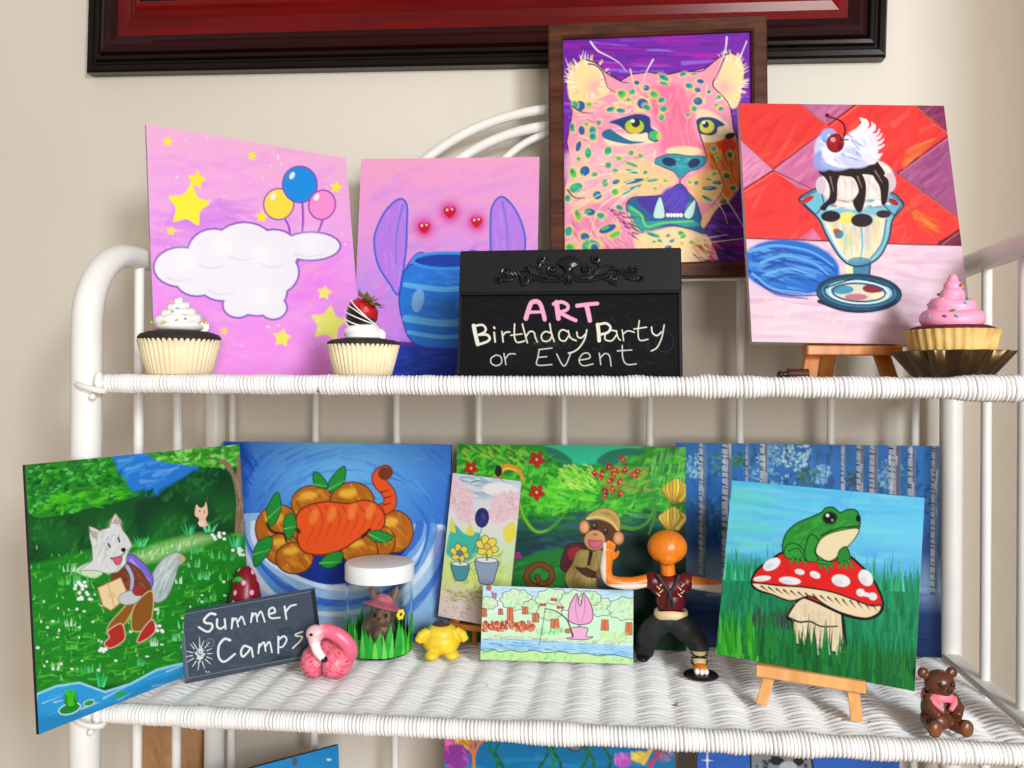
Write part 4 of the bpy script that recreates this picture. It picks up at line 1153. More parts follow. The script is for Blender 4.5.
def art_jungle():
    a = Art([(457, 444), (686, 447), (685.9, 651), (454.3, 641)], 0.8, 9)
    a.T(*J5)
    a.grad([(0, (36, 150, 30)), (.35, (30, 140, 36)), (.46, (14, 66, 60)), (.75, (14, 62, 66)), (.8, (20, 90, 40)), (1, (16, 70, 34))])
    a.poly([(400, 40), (790, 48), (740, 90), (640, 120), (560, 130), (500, 118)], (34, 196, 150), soft=10)
    a.poly([(420, 70), (460, 70), (520, 112), (490, 140)], (20, 120, 96), True, soft=6); a.poly([(610, 120), (650, 80), (730, 66), (790, 80), (700, 130)], (20, 116, 90), True, soft=6)
    fo = [(90, 50), (400, 50), (520, 130), (640, 125), (780, 60), (950, 66), (950, 300), (780, 330), (560, 300), (330, 320), (90, 300)]
    a.strokes(620, fo, [(40, 170, 26), (70, 200, 30), (22, 130, 26), (110, 220, 40), (20, 110, 30), (50, 186, 50), (80, 210, 60)], 34, -.5, 15, .65, .9)
    a.strokes(60, [(330, 200), (600, 150), (640, 260), (460, 300), (330, 260)], [(90, 220, 30), (60, 200, 20), (140, 230, 70)], 50, .3, 14, .6)
    a.strokes(60, [(470, 130), (600, 120), (620, 230), (460, 220)], [(150, 230, 60), (196, 240, 110)], 26, .6, 9, .65)
    a.strokes(60, [(110, 60), (420, 60), (420, 130), (110, 180)], [(170, 220, 60), (120, 200, 50), (190, 200, 80)], 26, .6, 9, .55)
    a.strokes(80, [(640, 130), (820, 130), (830, 230), (640, 240)], [(130, 160, 40), (90, 130, 30), (170, 170, 60)], 30, -.3, 12, .55)
    wb = [(300, 330), (560, 290), (950, 300), (950, 500), (700, 540), (320, 480)]
    a.strokes(220, wb, [(14, 52, 74), (20, 76, 80), (12, 40, 60), (18, 90, 60), (30, 90, 110)], 80, .05, 13, .55, .2)
    a.poly([(680, 380), (960, 340), (960, 800), (700, 800)], (10, 40, 30), soft=40, a=.8)
    a.poly([(90, 500), (300, 480), (420, 440), (520, 470), (520, 800), (90, 800)], (22, 120, 40), True, soft=14)
    a.strokes(120, [(90, 500), (500, 470), (540, 800), (90, 800)], [(30, 150, 40), (14, 90, 36), (50, 170, 60)], 50, -.4, 12, .5)
    # vines, palm leaves
    a.line([(325, 262), (345, 320), (385, 370), (440, 360), (500, 298)], (60, 150, 30), 20, 8); a.line([(328, 270), (350, 330), (390, 372), (430, 366)], (130, 190, 40), 9, 4)
    a.line([(690, 350), (750, 360), (800, 330), (830, 250)], (70, 150, 30), 16, 6); a.line([(815, 260), (820, 320), (800, 380)], (60, 140, 40), 10, 8)
    for (x0, y0, x1, y1) in ((800, 130, 940, 70), (790, 150, 940, 130), (800, 180, 930, 180), (810, 120, 900, 60), (860, 80, 940, 40)):
        a.line([(x0, y0), ((x0 + x1) / 2, (y0 + y1) / 2 - 14), (x1, y1)], (40, 150, 60), 6, 3)
        for k in np.linspace(.1, 1, 12):
            x, y = x0 + (x1 - x0) * k, y0 + (y1 - y0) * k - 10
            a.line([(x, y), (x - 10, y + 44)], a.rng.choice([(60, 170, 60), (30, 120, 40), (110, 200, 90)]), 8, 1)
    # flowers
    for x, y, s in ((390, 108, 30), (150, 140, 26), (390, 228, 30)):
        for k in range(5):
            t = k * 1.257 + .3
            a.ell(x + s * .55 * math.cos(t), y + s * .55 * math.sin(t), s * .5, s * .32, (186, 30, 26), t, (96, 10, 10), 2)
        a.ell(x, y, 5, 5, (240, 190, 80))
    r = a.rng
    for x, y in ((655, 135), (705, 108), (712, 145), (672, 160), (695, 188), (640, 225), (698, 232), (620, 178), (600, 155), (760, 150), (655, 186), (675, 145), (748, 165), (668, 215), (630, 160), (640, 240)):
        for k in range(4): a.ell(x + r.uniform(-9, 9), y + r.uniform(-8, 8), 9, 6, r.choice([(186, 28, 30), (206, 50, 40), (150, 16, 24)]), r.uniform(0, 3))
        a.ell(x, y, 3, 3, (240, 180, 110))
    for k in range(4): a.ell(320 + r.uniform(-10, 10), 460 + r.uniform(-8, 8), 9, 7, (160, 40, 120))
    # bananas
    for cx, cy in ((900, 222), (888, 325)):
        for k in range(8):
            q = -1.0 + k * .29
            pb = [(cx + q * 16, cy + 34), (cx + q * 38, cy + 10 - abs(q) * 4), (cx + q * 46, cy - 22 + abs(q) * 16), (cx + q * 36, cy - 44 + abs(q) * 26)]
            a.line(pb, (140, 100, 20), 20, 12); a.line(pb, r.choice([(232, 196, 56), (214, 170, 40), (246, 218, 96)]), 14, 8)
    # bird's beak
    a.line([(248, 168), (262, 142), (300, 136), (330, 158), (340, 182)], (236, 150, 30), 26, 10); a.line([(256, 160), (280, 140), (316, 150)], (252, 200, 80), 9, 5); a.ell(250, 150, 14, 22, (16, 30, 30))
    # monkey in sun hat with rucksack
    a.line([(560, 560), (500, 585), (420, 585), (362, 560), (356, 520), (395, 492), (440, 510), (440, 552), (405, 560), (392, 536)], (70, 30, 14), 30, 22)
    a.line([(560, 560), (500, 585), (420, 585), (362, 560), (356, 520), (395, 492), (440, 510), (440, 552), (405, 560), (392, 536)], (124, 66, 26), 20, 14)
    a.T(*M8)
    K = (40, 26, 14)
    a.poly([(250, 400), (300, 370), (400, 380), (420, 440), (330, 540), (250, 570), (212, 540), (220, 480)], (84, 18, 40), True, (30, 8, 24), 8)
    a.poly([(270, 420), (330, 395), (350, 420), (280, 490)], (170, 30, 56), True, soft=8)
    a.poly([(245, 600), (290, 520), (320, 440), (370, 412), (430, 430), (500, 420), (540, 500), (520, 620), (500, 700), (300, 705), (262, 670)], (178, 152, 84), True, (90, 70, 34), 6)
    a.strokes(50, [(260, 600), (350, 430), (500, 440), (500, 690), (300, 690)], [(200, 176, 106), (156, 128, 64), (214, 190, 120)], 60, 1.8, 14, .5)
    a.line([(425, 440), (410, 520)], (34, 22, 16), 26, 18); a.line([(500, 470), (480, 600)], (40, 30, 26), 18, 12)
    a.poly([(470, 600), (540, 580), (640, 650), (560, 690), (470, 680)], (80, 84, 90), True)
    a.poly([(316, 530), (400, 545), (460, 570), (500, 560), (500, 600), (440, 612), (370, 590)], (84, 44, 22), True, K, 5)
    a.ell(490, 575, 26, 40, (170, 104, 54), .3)
    a.poly([(300, 520), (340, 440), (410, 420), (400, 500), (380, 540)], (190, 166, 96), True, (100, 78, 40), 4)
    a.ell(505, 300, 104, 92, (88, 46, 22), .1, K, 5)
    a.ell(380, 258, 36, 46, (226, 150, 96), 0, (120, 64, 34), 6); a.ell(618, 336, 38, 46, (226, 150, 96), 0, (120, 64, 34), 6)
    a.ell(384, 262, 18, 26, (240, 176, 124)); a.ell(616, 338, 18, 26, (240, 176, 124))
    a.ell(452, 350, 74, 72, (232, 158, 104), .1, (120, 64, 34), 4)
    a.poly([(408, 348), (450, 358), (502, 352), (490, 392), (450, 408), (420, 388)], (240, 116, 150), True, (110, 40, 40), 5)
    a.ell(455, 255, 17, 25, (30, 18, 14)); a.ell(530, 288, 17, 27, (30, 18, 14)); a.ell(450, 246, 6, 8, (150, 130, 110)); a.ell(526, 278, 6, 8, (150, 130, 110)); a.ell(455, 310, 20, 7, (170, 96, 60))
    a.poly([(388, 196), (440, 150), (510, 124), (580, 140), (622, 190), (632, 260), (612, 290), (560, 236), (480, 206), (420, 206)], (196, 160, 86), True, (110, 84, 40), 6)
    a.line([(400, 200), (480, 188), (560, 218), (612, 276)], (226, 196, 122), 18, 14); a.line([(500, 160), (560, 170), (600, 220)], (150, 116, 60), 9, 5)
    a.ell(540, 168, 20, 16, (170, 136, 70), .4)
    return a


def art_card():
    a = Art([(455, 476), (521, 478.5), (507.5, 630), (435.8, 616)], 0.55, 10)
    a.T(*CA)
    a.grad([(0, (206, 222, 232)), (.3, (236, 230, 236)), (.45, (214, 236, 200)), (.7, (214, 232, 130)), (.85, (226, 214, 190)), (1, (238, 216, 222))])
    a.strokes(60, [(105, 30), (400, 30), (380, 110), (200, 140)], [(150, 182, 206), (190, 210, 224), (120, 150, 190), (226, 234, 240)], 60, .2, 7, .6)
    a.line([(190, 60), (230, 50), (270, 66), (330, 60)], (60, 70, 90), 4, 2)
    a.ell(320, 80, 80, 30, (244, 240, 240), soft=10)
    for x, y, r in ((140, 130, 60), (165, 190, 46), (340, 150, 66), (300, 190, 40), (385, 120, 40), (120, 80, 36)):
        a.ell(x, y, r, r * .9, (240, 206, 214), soft=14)
        a.strokes(30, [(x - r, y - r), (x + r, y - r), (x + r, y + r), (x - r, y + r)], [(246, 220, 224), (226, 176, 190), (250, 234, 236), (214, 160, 180)], 16, .6, 6, .7, 1.2)
    a.poly([(80, 320), (110, 240), (160, 280), (220, 270), (230, 330), (170, 400), (80, 380)], (70, 190, 170), True, soft=8)
    a.poly([(330, 250), (380, 215), (392, 280), (350, 310)], (240, 226, 90), True, soft=5); a.poly([(165, 280), (182, 235), (200, 280)], (236, 222, 80), True); a.poly([(90, 260), (104, 210), (118, 275)], (230, 224, 90), True)
    a.strokes(140, [(70, 400), (370, 320), (360, 540), (60, 530)], [(196, 224, 90), (226, 238, 130), (150, 206, 80), (240, 240, 160), (110, 190, 90)], 26, -.8, 9, .6, .8)
    a.strokes(90, [(60, 530), (350, 540), (330, 690), (50, 660)], [(206, 180, 90), (226, 196, 206), (240, 214, 224), (196, 160, 170), (180, 150, 80)], 18, .4, 8, .6, 1.0)
    a.strokes(60, [(60, 530), (350, 540), (340, 590), (60, 590)], [(176, 190, 70), (150, 140, 60)], 22, .3, 7, .6)
    # a navy balloon, a yellow flower in a blue pot, a grey flower pot
    a.line([(238, 240), (216, 300), (190, 360)], (90, 90, 110), 3)
    a.ell(236, 205, 30, 42, (46, 50, 120), .15, (20, 22, 60), 3); a.strokes(14, [(215, 170), (262, 170), (255, 240), (215, 240)], [(80, 84, 150), (30, 34, 90)], 24, 1.2, 5, .6)
    K = (60, 60, 60)
    for x, y, s, c, c2 in ((134, 365, 40, (238, 220, 90), (110, 130, 150)), (258, 330, 48, (250, 222, 90), (240, 190, 110))):
        for k in range(6):
            t = k * PI / 3 + .3
            a.ell(x + s * .6 * math.cos(t), y + s * .55 * math.sin(t), s * .5, s * .38, c, t, K, 3)
        a.ell(x, y, s * .34, s * .32, c2, 0, K, 3)
    a.poly([(96, 412), (172, 412), (164, 470), (148, 490), (116, 490), (104, 470)], (80, 150, 170), True, K, 4); a.ell(134, 414, 38, 10, (232, 240, 240), 0, K, 3)
    a.poly([(206, 390), (306, 390), (296, 460), (280, 500), (226, 500), (214, 460)], (150, 166, 196), True, K, 4); a.ell(256, 392, 50, 12, (240, 240, 246), 0, K, 3)
    a.line([(258, 366), (257, 392)], (80, 150, 60), 8); a.line([(134, 395), (134, 412)], (80, 150, 60), 8)
    return a


def art_pond():
    a = Art([(485.5, 588), (632, 592), (634, 666), (480, 661)], 0.5, 11)
    a.T(*FI)
    a.fill((226, 240, 236))
    a.poly([(60, 40), (1000, 60), (1000, 130), (700, 110), (400, 120), (60, 120)], (190, 224, 242), soft=10)
    a.strokes(60, [(90, 60), (980, 75), (980, 120), (90, 110)], [(160, 206, 236), (220, 238, 246), (140, 190, 226)], 60, 0, 8, .5, .1)
    a.poly([(60, 200), (1000, 210), (1000, 400), (60, 370)], (206, 240, 206))
    K = (50, 66, 60)
    for x, y, s in ((120, 150, 60), (285, 130, 100), (380, 170, 66), (500, 130, 110), (640, 140, 110), (780, 170, 90), (930, 180, 110), (480, 200, 80), (720, 120, 70)):
        n = 9
        pts = []
        for k in range(n * 2):
            t = PI * k / n
            rr = s * (1 if k % 2 else .86)
            pts.append((x + rr * math.cos(t), y + rr * .66 * math.sin(t)))
        a.poly(pts, (206, 238, 200), True, K, 4)
        a.strokes(46, pts, [(150, 226, 150), (110, 214, 130), (226, 246, 200), (240, 236, 180), (90, 200, 140), (240, 200, 170)], 20, -.6, 9, .5, 1.0)
    for x, y, w, h in ((95, 205, 24, 50), (190, 200, 24, 34), (246, 215, 32, 80), (335, 192, 30, 44), (395, 235, 34, 54), (510, 270, 46, 56), (810, 278, 40, 64), (955, 300, 38, 76)):
        a.poly([(x - w / 2, y - h / 2), (x + w / 2, y - h / 2), (x + w * .6, y + h / 2), (x - w * .6, y + h / 2)], (222, 110, 56), False, K, 3)
        a.line([(x, y - h / 2), (x - 3, y + h / 2)], (170, 70, 30), 5)
    for x, y in ((430, 158), (450, 158), (495, 127), (515, 129), (532, 173), (555, 174)): a.ell(x, y, 10, 9, (210, 50, 50), 0, K, 2)
    a.ell(125, 62, 15, 14, (222, 70, 50), 0, K, 2); a.line([(132, 76), (150, 90)], K, 3); a.poly([(142, 90), (170, 92), (166, 122), (146, 120)], (190, 120, 170), False, K, 3)
    r = a.rng
    for _ in range(70):
        x, y = r.uniform(85, 385), r.uniform(262, 312)
        a.ell(x, y, 13, 9, r.choice([(206, 60, 30), (226, 100, 50), (180, 30, 50), (240, 140, 90)]), r.uniform(0, 3), (120, 30, 20), 2)
    a.strokes(60, [(400, 290), (560, 290), (560, 340), (400, 340)], [(110, 220, 110), (60, 196, 80), (170, 234, 150)], 24, -1.2, 8, .6)
    a.strokes(60, [(780, 310), (960, 310), (960, 370), (780, 370)], [(230, 226, 90), (150, 220, 110), (206, 236, 150)], 24, -1.0, 8, .6)
    a.strokes(80, [(80, 335), (980, 375), (980, 400), (80, 360)], [(200, 170, 90), (170, 110, 60), (226, 150, 120), (150, 190, 90)], 20, 0, 7, .7)
    rv = [(65, 362), (300, 362), (560, 380), (990, 405), (990, 480), (560, 440), (250, 432), (60, 430)]
    a.poly(rv, (160, 210, 240))
    a.strokes(110, rv, [(110, 180, 230), (80, 150, 210), (190, 226, 246), (60, 120, 180)], 60, .06, 7, .6, .1)
    gr = [(60, 430), (250, 434), (560, 444), (990, 482), (990, 540), (50, 500)]
    a.poly(gr, (190, 236, 160))
    a.strokes(110, gr, [(80, 210, 70), (130, 224, 110), (220, 240, 170), (230, 220, 130)], 24, -.6, 10, .6)
    a.line([(65, 428), (100, 440), (140, 428), (180, 442), (240, 430), (300, 442), (380, 432), (450, 446), (540, 440), (620, 452), (700, 450), (780, 466), (860, 458), (985, 484)], (40, 60, 50), 5)
    # a plain pink tulip in a pot by the fishing rod
    P_ = (100, 44, 84)
    a.line([(657, 250), (657, 310)], (90, 170, 90), 14)
    a.poly([(590, 225), (600, 160), (640, 92), (652, 150), (658, 165), (668, 150), (680, 92), (722, 150), (738, 215), (722, 262), (660, 276), (600, 258)], (234, 164, 208), True, P_, 6)
    a.line([(640, 110), (634, 180), (650, 262)], (206, 110, 170), 7, 4); a.line([(684, 110), (690, 180), (668, 262)], (206, 110, 170), 7, 4)
    a.poly([(612, 296), (705, 296), (698, 345), (740, 350), (690, 366), (580, 360), (620, 345)], (236, 176, 212), True, P_, 5)
    a.line([(618, 350), (590, 260), (560, 225), (510, 194), (452, 180)], (70, 36, 40), 10, 5); a.line([(452, 180), (440, 270), (416, 395)], (60, 60, 70), 4)
    a.ell(588, 314, 20, 14, (190, 120, 60), 0, P_, 3)
    return a


def art_birch():
    a = Art([(676, 442), (938.5, 446.5), (942.5, 658), (675.9, 646)], 0.85, 12)
    a.T(*B8)
    a.grad([(0, (30, 116, 196)), (.3, (32, 110, 190)), (.5, (24, 76, 144)), (.6, (110, 146, 186)), (.68, (140, 170, 206)), (.8, (20, 62, 120)), (1, (14, 48, 100))])
    a.strokes(260, [(0, 40), (920, 60), (920, 420), (0, 420)], [(20, 76, 146), (40, 128, 196), (14, 46, 100), (56, 144, 204), (24, 104, 150), (10, 34, 74), (30, 110, 160)], 40, 1.4, 16, .5, .8)
    for x, y, r, c in ((330, 130, 100, (150, 200, 224)), (390, 90, 60, (176, 216, 232)), (300, 90, 50, (120, 180, 212)), (480, 160, 40, (130, 186, 216)), (260, 160, 50, (96, 160, 200)), (20, 130, 50, (130, 190, 214)), (730, 160, 60, (120, 176, 206)), (430, 170, 40, (40, 110, 90)), (180, 110, 30, (30, 110, 90)), (100, 120, 40, (40, 120, 140)), (70, 300, 60, (60, 110, 160)), (860, 250, 60, (30, 76, 130)), (590, 180, 30, (30, 90, 120))):
        t = [(x + r * math.cos(q), y + r * math.sin(q)) for q in np.linspace(0, 6, 10)]
        a.strokes(60, t, [c, tuple(min(255, q + 30) for q in c), tuple(max(0, q - 26) for q in c)], 11, .6, 9, .7, 1.5)
    a.strokes(90, [(0, 560), (920, 560), (930, 640), (0, 660)], [(170, 196, 224), (120, 156, 196), (60, 100, 160), (196, 214, 234)], 90, .05, 12, .5, .15)
    a.strokes(90, [(0, 690), (930, 660), (930, 860), (0, 860)], [(14, 46, 96), (26, 76, 140), (10, 34, 76)], 110, .02, 12, .5, .1)
    for x, w, y1 in ((45, 22, 540), (135, 33, 700), (270, 26, 480), (622, 24, 430), (671, 28, 470), (748, 42, 600), (810, 26, 500), (893, 22, 580), (560, 12, 400), (210, 10, 380)):
        c = (176, 188, 206)
        a.poly([(x - w / 2, 30), (x + w / 2, 30), (x + w * .56, y1), (x - w * .56, y1)], c)
        a.poly([(x + w * .1, 30), (x + w / 2, 30), (x + w * .56, y1), (x + w * .15, y1)], (104, 118, 148), soft=4)
        for k in range(int(y1 / 22)):
            y = 40 + k * 22 + a.rng.uniform(-8, 8)
            a.line([(x - w * .45, y), (x + a.rng.uniform(-.1, .4) * w, y + 4)], (34, 42, 66), a.rng.uniform(3, 8), 2)
        a.strokes(8, [(x - w / 2, 40), (x + w / 2, 40), (x + w / 2, y1), (x - w / 2, y1)], [(196, 206, 220), (226, 230, 236)], 40, 1.57, w * .25, .7, .05)
    return a


def art_frog():
    a = Art([(733, 480), (923, 498), (915, 691.5), (715.5, 653.3)], 0.75, 13)
    a.T(*B8)
    Y = 475
    a.grad([(0, (84, 190, 240)), (.2, (110, 206, 240)), (.4, (90, 180, 232)), (.5, (30, 150, 110)), (1, (14, 110, 60))])
    sky = [(140, 180), (870, 245), (860, 500), (120, 460)]
    a.strokes(90, sky, [(96, 190, 244), (130, 214, 240), (80, 176, 236), (110, 220, 226)], 160, .1, 26, .35, .1)
    a.strokes(40, [(130, 200), (330, 220), (320, 440), (120, 440)], [(110, 216, 220), (90, 206, 210)], 140, .1, 26, .4, .1)
    a.strokes(900, [(110, 470), (860, 510), (850, 840), (100, 760)], [(20, 128, 84), (18, 116, 72), (26, 142, 96), (14, 100, 62), (22, 132, 76), (36, 156, 104)], 110, -1.57, 13, .6, .25, .1)
    for i in range(110):
        x = a.rng.uniform(115, 850)
        y = 480 + (x - 130) * .07
        a.line([(x, y + 60), (x + a.rng.uniform(-14, 14), y - a.rng.uniform(10, 75))], a.rng.choice([(30, 150, 104), (50, 176, 120), (24, 130, 90), (90, 204, 160)]), 9, 1)
    a.strokes(40, [(240, 640), (380, 640), (360, 730), (200, 720)], [(54, 54, 60), (44, 70, 60)], 70, -1.4, 9, .7)
    # mushroom
    K = (16, 14, 16)
    a.poly([(392, 625), (430, 608), (480, 612), (530, 628), (556, 660), (560, 700), (570, 800), (545, 815), (380, 780), (368, 770), (374, 700), (356, 682)], (236, 216, 182), True, K, 8)
    a.strokes(60, [(380, 630), (550, 650), (555, 800), (375, 770)], [(246, 232, 204), (214, 192, 158), (226, 206, 170)], 80, 1.5, 12, .5, .1)
    a.line([(358, 682), (400, 700), (440, 698), (480, 716), (540, 716)], K, 8, 5); a.poly([(368, 700), (382, 690), (378, 790), (364, 790)], K); a.poly([(552, 670), (566, 690), (580, 810), (562, 810)], K)
    cap = [(226, 548), (250, 505), (300, 470), (340, 445), (420, 430), (560, 450), (620, 490), (665, 540), (695, 595), (706, 640), (690, 672), (640, 690), (560, 672), (420, 610), (320, 600), (245, 580)]
    a.poly(cap, (226, 30, 30), True, K, 9)
    a.strokes(70, [(260, 520), (420, 440), (600, 490), (690, 620), (420, 570)], [(240, 40, 40), (206, 20, 26), (232, 24, 28)], 46, .3, 16, .4, .3)
    gill = [(232, 556), (330, 566), (420, 572), (520, 590), (600, 618), (660, 640), (698, 640), (688, 668), (640, 686), (560, 668), (500, 640), (440, 605), (370, 622), (300, 598), (248, 580)]
    a.poly(gill, (240, 218, 180), True, K, 6)
    for k in range(16):
        x = 262 + k * 27
        y = 562 + k * 4.5
        a.line([(x, y + 6), (x + 26 - k * .5, y + 26 + (k > 9) * 6)], (70, 54, 40), 7, 1)
    for x, y, rx, ry, q in ((300, 488, 34, 20, -.5), (265, 540, 32, 10, -.1), (366, 548, 40, 14, .1), (402, 516, 18, 10, .2), (458, 527, 20, 12, .4), (552, 548, 34, 22, .2), (642, 538, 24, 32, -.6), (624, 592, 16, 14, .3), (668, 606, 16, 14, .4), (645, 600, 12, 8, 0)):
        a.ell(x, y, rx, ry, (238, 238, 240), q, soft=3); a.ell(x - rx * .3, y + ry * .3, rx * .5, ry * .5, (206, 210, 220), q, a=.6)
    # frog
    G, D = (44, 146, 50), (14, 50, 20)
    a.poly([(340, 440), (350, 380), (390, 340), (440, 318), (480, 300), (496, 284), (524, 282), (548, 300), (575, 290), (604, 292), (620, 320), (618, 356), (600, 390), (560, 430), (530, 476), (440, 475), (380, 470)], G, True, D, 5)
    a.strokes(70, [(350, 430), (390, 350), (500, 300), (600, 320), (560, 400), (440, 460)], [(60, 166, 56), (34, 120, 44), (76, 180, 70)], 34, -.5, 10, .45)
    a.poly([(460, 440), (480, 395), (530, 370), (612, 358), (604, 392), (560, 440), (515, 476), (478, 464)], (240, 222, 178), True, D, 4)
    a.line([(478, 384), (540, 358), (616, 350)], D, 5)
    a.poly([(345, 440), (360, 416), (390, 414), (418, 440), (420, 466), (380, 470), (350, 462)], (50, 156, 54), True, D, 4); a.line([(360, 440), (395, 430), (415, 456)], (20, 90, 30), 5)
    a.poly([(440, 380), (470, 400), (456, 440), (470, 476), (430, 476), (420, 440)], (46, 150, 52), True, D, 4)
    a.poly([(545, 440), (572, 425), (586, 470), (560, 486), (540, 478)], (40, 136, 48), True, D, 4)
    for p in ([(380, 466), (366, 486)], [(395, 470), (394, 492)], [(410, 468), (424, 488)], [(470, 476), (480, 505)], [(484, 480), (505, 512)], [(498, 482), (520, 498)], [(470, 478), (520, 486)], [(560, 480), (545, 500)], [(570, 480), (572, 504)], [(580, 476), (596, 502)]):
        a.line(p, D, 14, 9); a.line(p, (50, 156, 54), 9, 5)
    a.ell(511, 320, 26, 23, (20, 16, 18), 0, (30, 90, 36), 5); a.ell(503, 311, 6, 6, (240, 246, 246)); a.ell(520, 328, 4, 4, (150, 190, 160)); a.ell(614, 322, 9, 13, (20, 16, 18))
    # foreground grass
    for i in range(420):
        x = a.rng.uniform(95, 850)
        y = 770 + (x - 95) * .19 + a.rng.uniform(-20, 90)
        c = a.rng.choice([(14, 100, 42), (20, 118, 44), (12, 84, 40), (26, 130, 50), (18, 110, 56)] if x > 250 else [(50, 166, 34), (36, 140, 34), (70, 180, 50), (20, 116, 42)])
        a.line([(x, y), (x + a.rng.uniform(-16, 16), y - a.rng.uniform(60, 150))], c, 14, 1)
    for x in (470, 512, 538): a.line([(x, 820), (x - 6, 770)], (200, 240, 200), 3, 1)
    return a


def art_reef():
    a = Art([(443, 730), (676, 742), (676, 940), (443, 930)], 0.9, 14)
    a.T(*Q6)
    a.grad([(0, (18, 128, 184)), (.5, (14, 104, 160)), (1, (10, 70, 120))])
    a.strokes(160, a.box(), [(24, 140, 196), (14, 112, 170), (40, 156, 206)], 90, .05, 14, .4, .15)
    r = a.rng
    for x, y, rx, ry, c in ((215, 350, 36, 40, (200, 40, 110)), (240, 335, 34, 24, (240, 200, 60)), (205, 330, 20, 20, (236, 90, 160)), (230, 380, 40, 40, (150, 60, 160)), (740, 385, 26, 20, (190, 90, 200)), (790, 375, 24, 16, (240, 200, 60)), (860, 350, 30, 40, (120, 110, 160))):
        a.ell(x, y, rx, ry, c, soft=8)
        a.strokes(16, [(x - rx, y - ry), (x + rx, y - ry), (x + rx, y + ry), (x - rx, y + ry)], [c, tuple(min(255, q + 50) for q in c)], 18, .8, 8, .6, 1)
    a.line([(800, 390), (840, 330), (890, 300)], (236, 200, 90), 16, 6); a.line([(820, 400), (860, 350), (900, 330)], (206, 60, 100), 12, 6)

    def coral(x, y, q, L, w):
        if L < 12: return
        x2, y2 = x + math.cos(q) * L, y + math.sin(q) * L
        a.line([(x, y), (x2, y2)], (240, 130, 40), w, w * .8)
        for d in (-.55, .1, .6): coral(x2, y2, q + d + r.uniform(-.2, .2), L * .68, w * .8)
    coral(285, 420, -1.6, 46, 10)
    for x in (345, 365, 500, 520, 540, 620, 640, 690):
        p = [(x, 460)]
        for k in range(6): p.append((x + 14 * math.sin(k * 1.4 + x), 440 - k * 26))
        a.line(p, r.choice([(24, 110, 60), (30, 140, 70), (20, 90, 60)]), 14, 3)
        for q in p[1:]: a.line([q, (q[0] + r.choice([-16, 16]), q[1] - 14)], (30, 130, 66), 7, 1)
    a.poly([(535, 300), (600, 285), (660, 300), (700, 320), (690, 345), (640, 335), (600, 360), (560, 340)], (120, 132, 142), True, (50, 60, 70), 4); a.ell(562, 316, 5, 5, (20, 20, 20))
    return a


def art_spotted():
    a = Art([(698, 738), (904, 746), (904, 950), (698, 940)], 0.9, 15)
    a.T(660, 720, .355469)
    a.grad([(0, (50, 108, 206)), (1, (30, 70, 160))])
    a.strokes(90, a.box(), [(60, 120, 216), (40, 94, 196), (70, 130, 220)], 90, .1, 16, .4, .2)
    a.star(136, 120, 18, (244, 250, 255), 0, .22, 4); a.line([(136, 92), (136, 148)], (255, 255, 255), 3)
    K = (30, 30, 36)
    hd = [(262, 75), (290, 92), (340, 86), (400, 92), (430, 76), (440, 130), (436, 260), (262, 260)]
    a.poly(hd, (138, 142, 148), False, K, 6)
    for _ in range(60):
        a.ell(a.rng.uniform(268, 430), a.rng.uniform(95, 250), a.rng.uniform(4, 8), a.rng.uniform(3, 6), (54, 56, 62), a.rng.uniform(0, 3))
    a.ell(336, 118, 18, 12, K); a.ell(400, 118, 16, 12, K); a.ell(370, 135, 26, 16, (190, 192, 196))
    return a


def art_sky():
    a = Art([(170, 790), (338, 747), (338, 940), (170, 980)], 1.0, 16)
    a.T(140, 640, .351563)
    a.grad([(0, (34, 140, 206)), (1, (20, 100, 170))])
    a.strokes(60, a.box(), [(50, 156, 216), (24, 120, 190), (80, 176, 226)], 90, -.3, 14, .4, .2)
    a.ell(422, 356, 9, 14, (90, 90, 100)); a.ell(530, 352, 8, 4, (200, 230, 240))
    return a


def art_kraft():
    a = Art([(0, 0), (100, 0), (100, 300), (0, 300)], 1.2, 17)
    a.fill((202, 154, 108))
    a.strokes(160, a.box(), [(210, 164, 118), (190, 142, 96), (218, 174, 130)], 40, .3, 6, .35, .8)
    K = (26, 24, 26)
    a.poly([(38, 112), (40, 74), (49, 96), (62, 96), (71, 74), (74, 112), (84, 150), (82, 240), (28, 240), (28, 150)], K, False)
    a.strokes(40, [(96, 0), (100, 0), (100, 300), (96, 300)], [(240, 232, 220)], 8, .2, 3, .8)
    return a


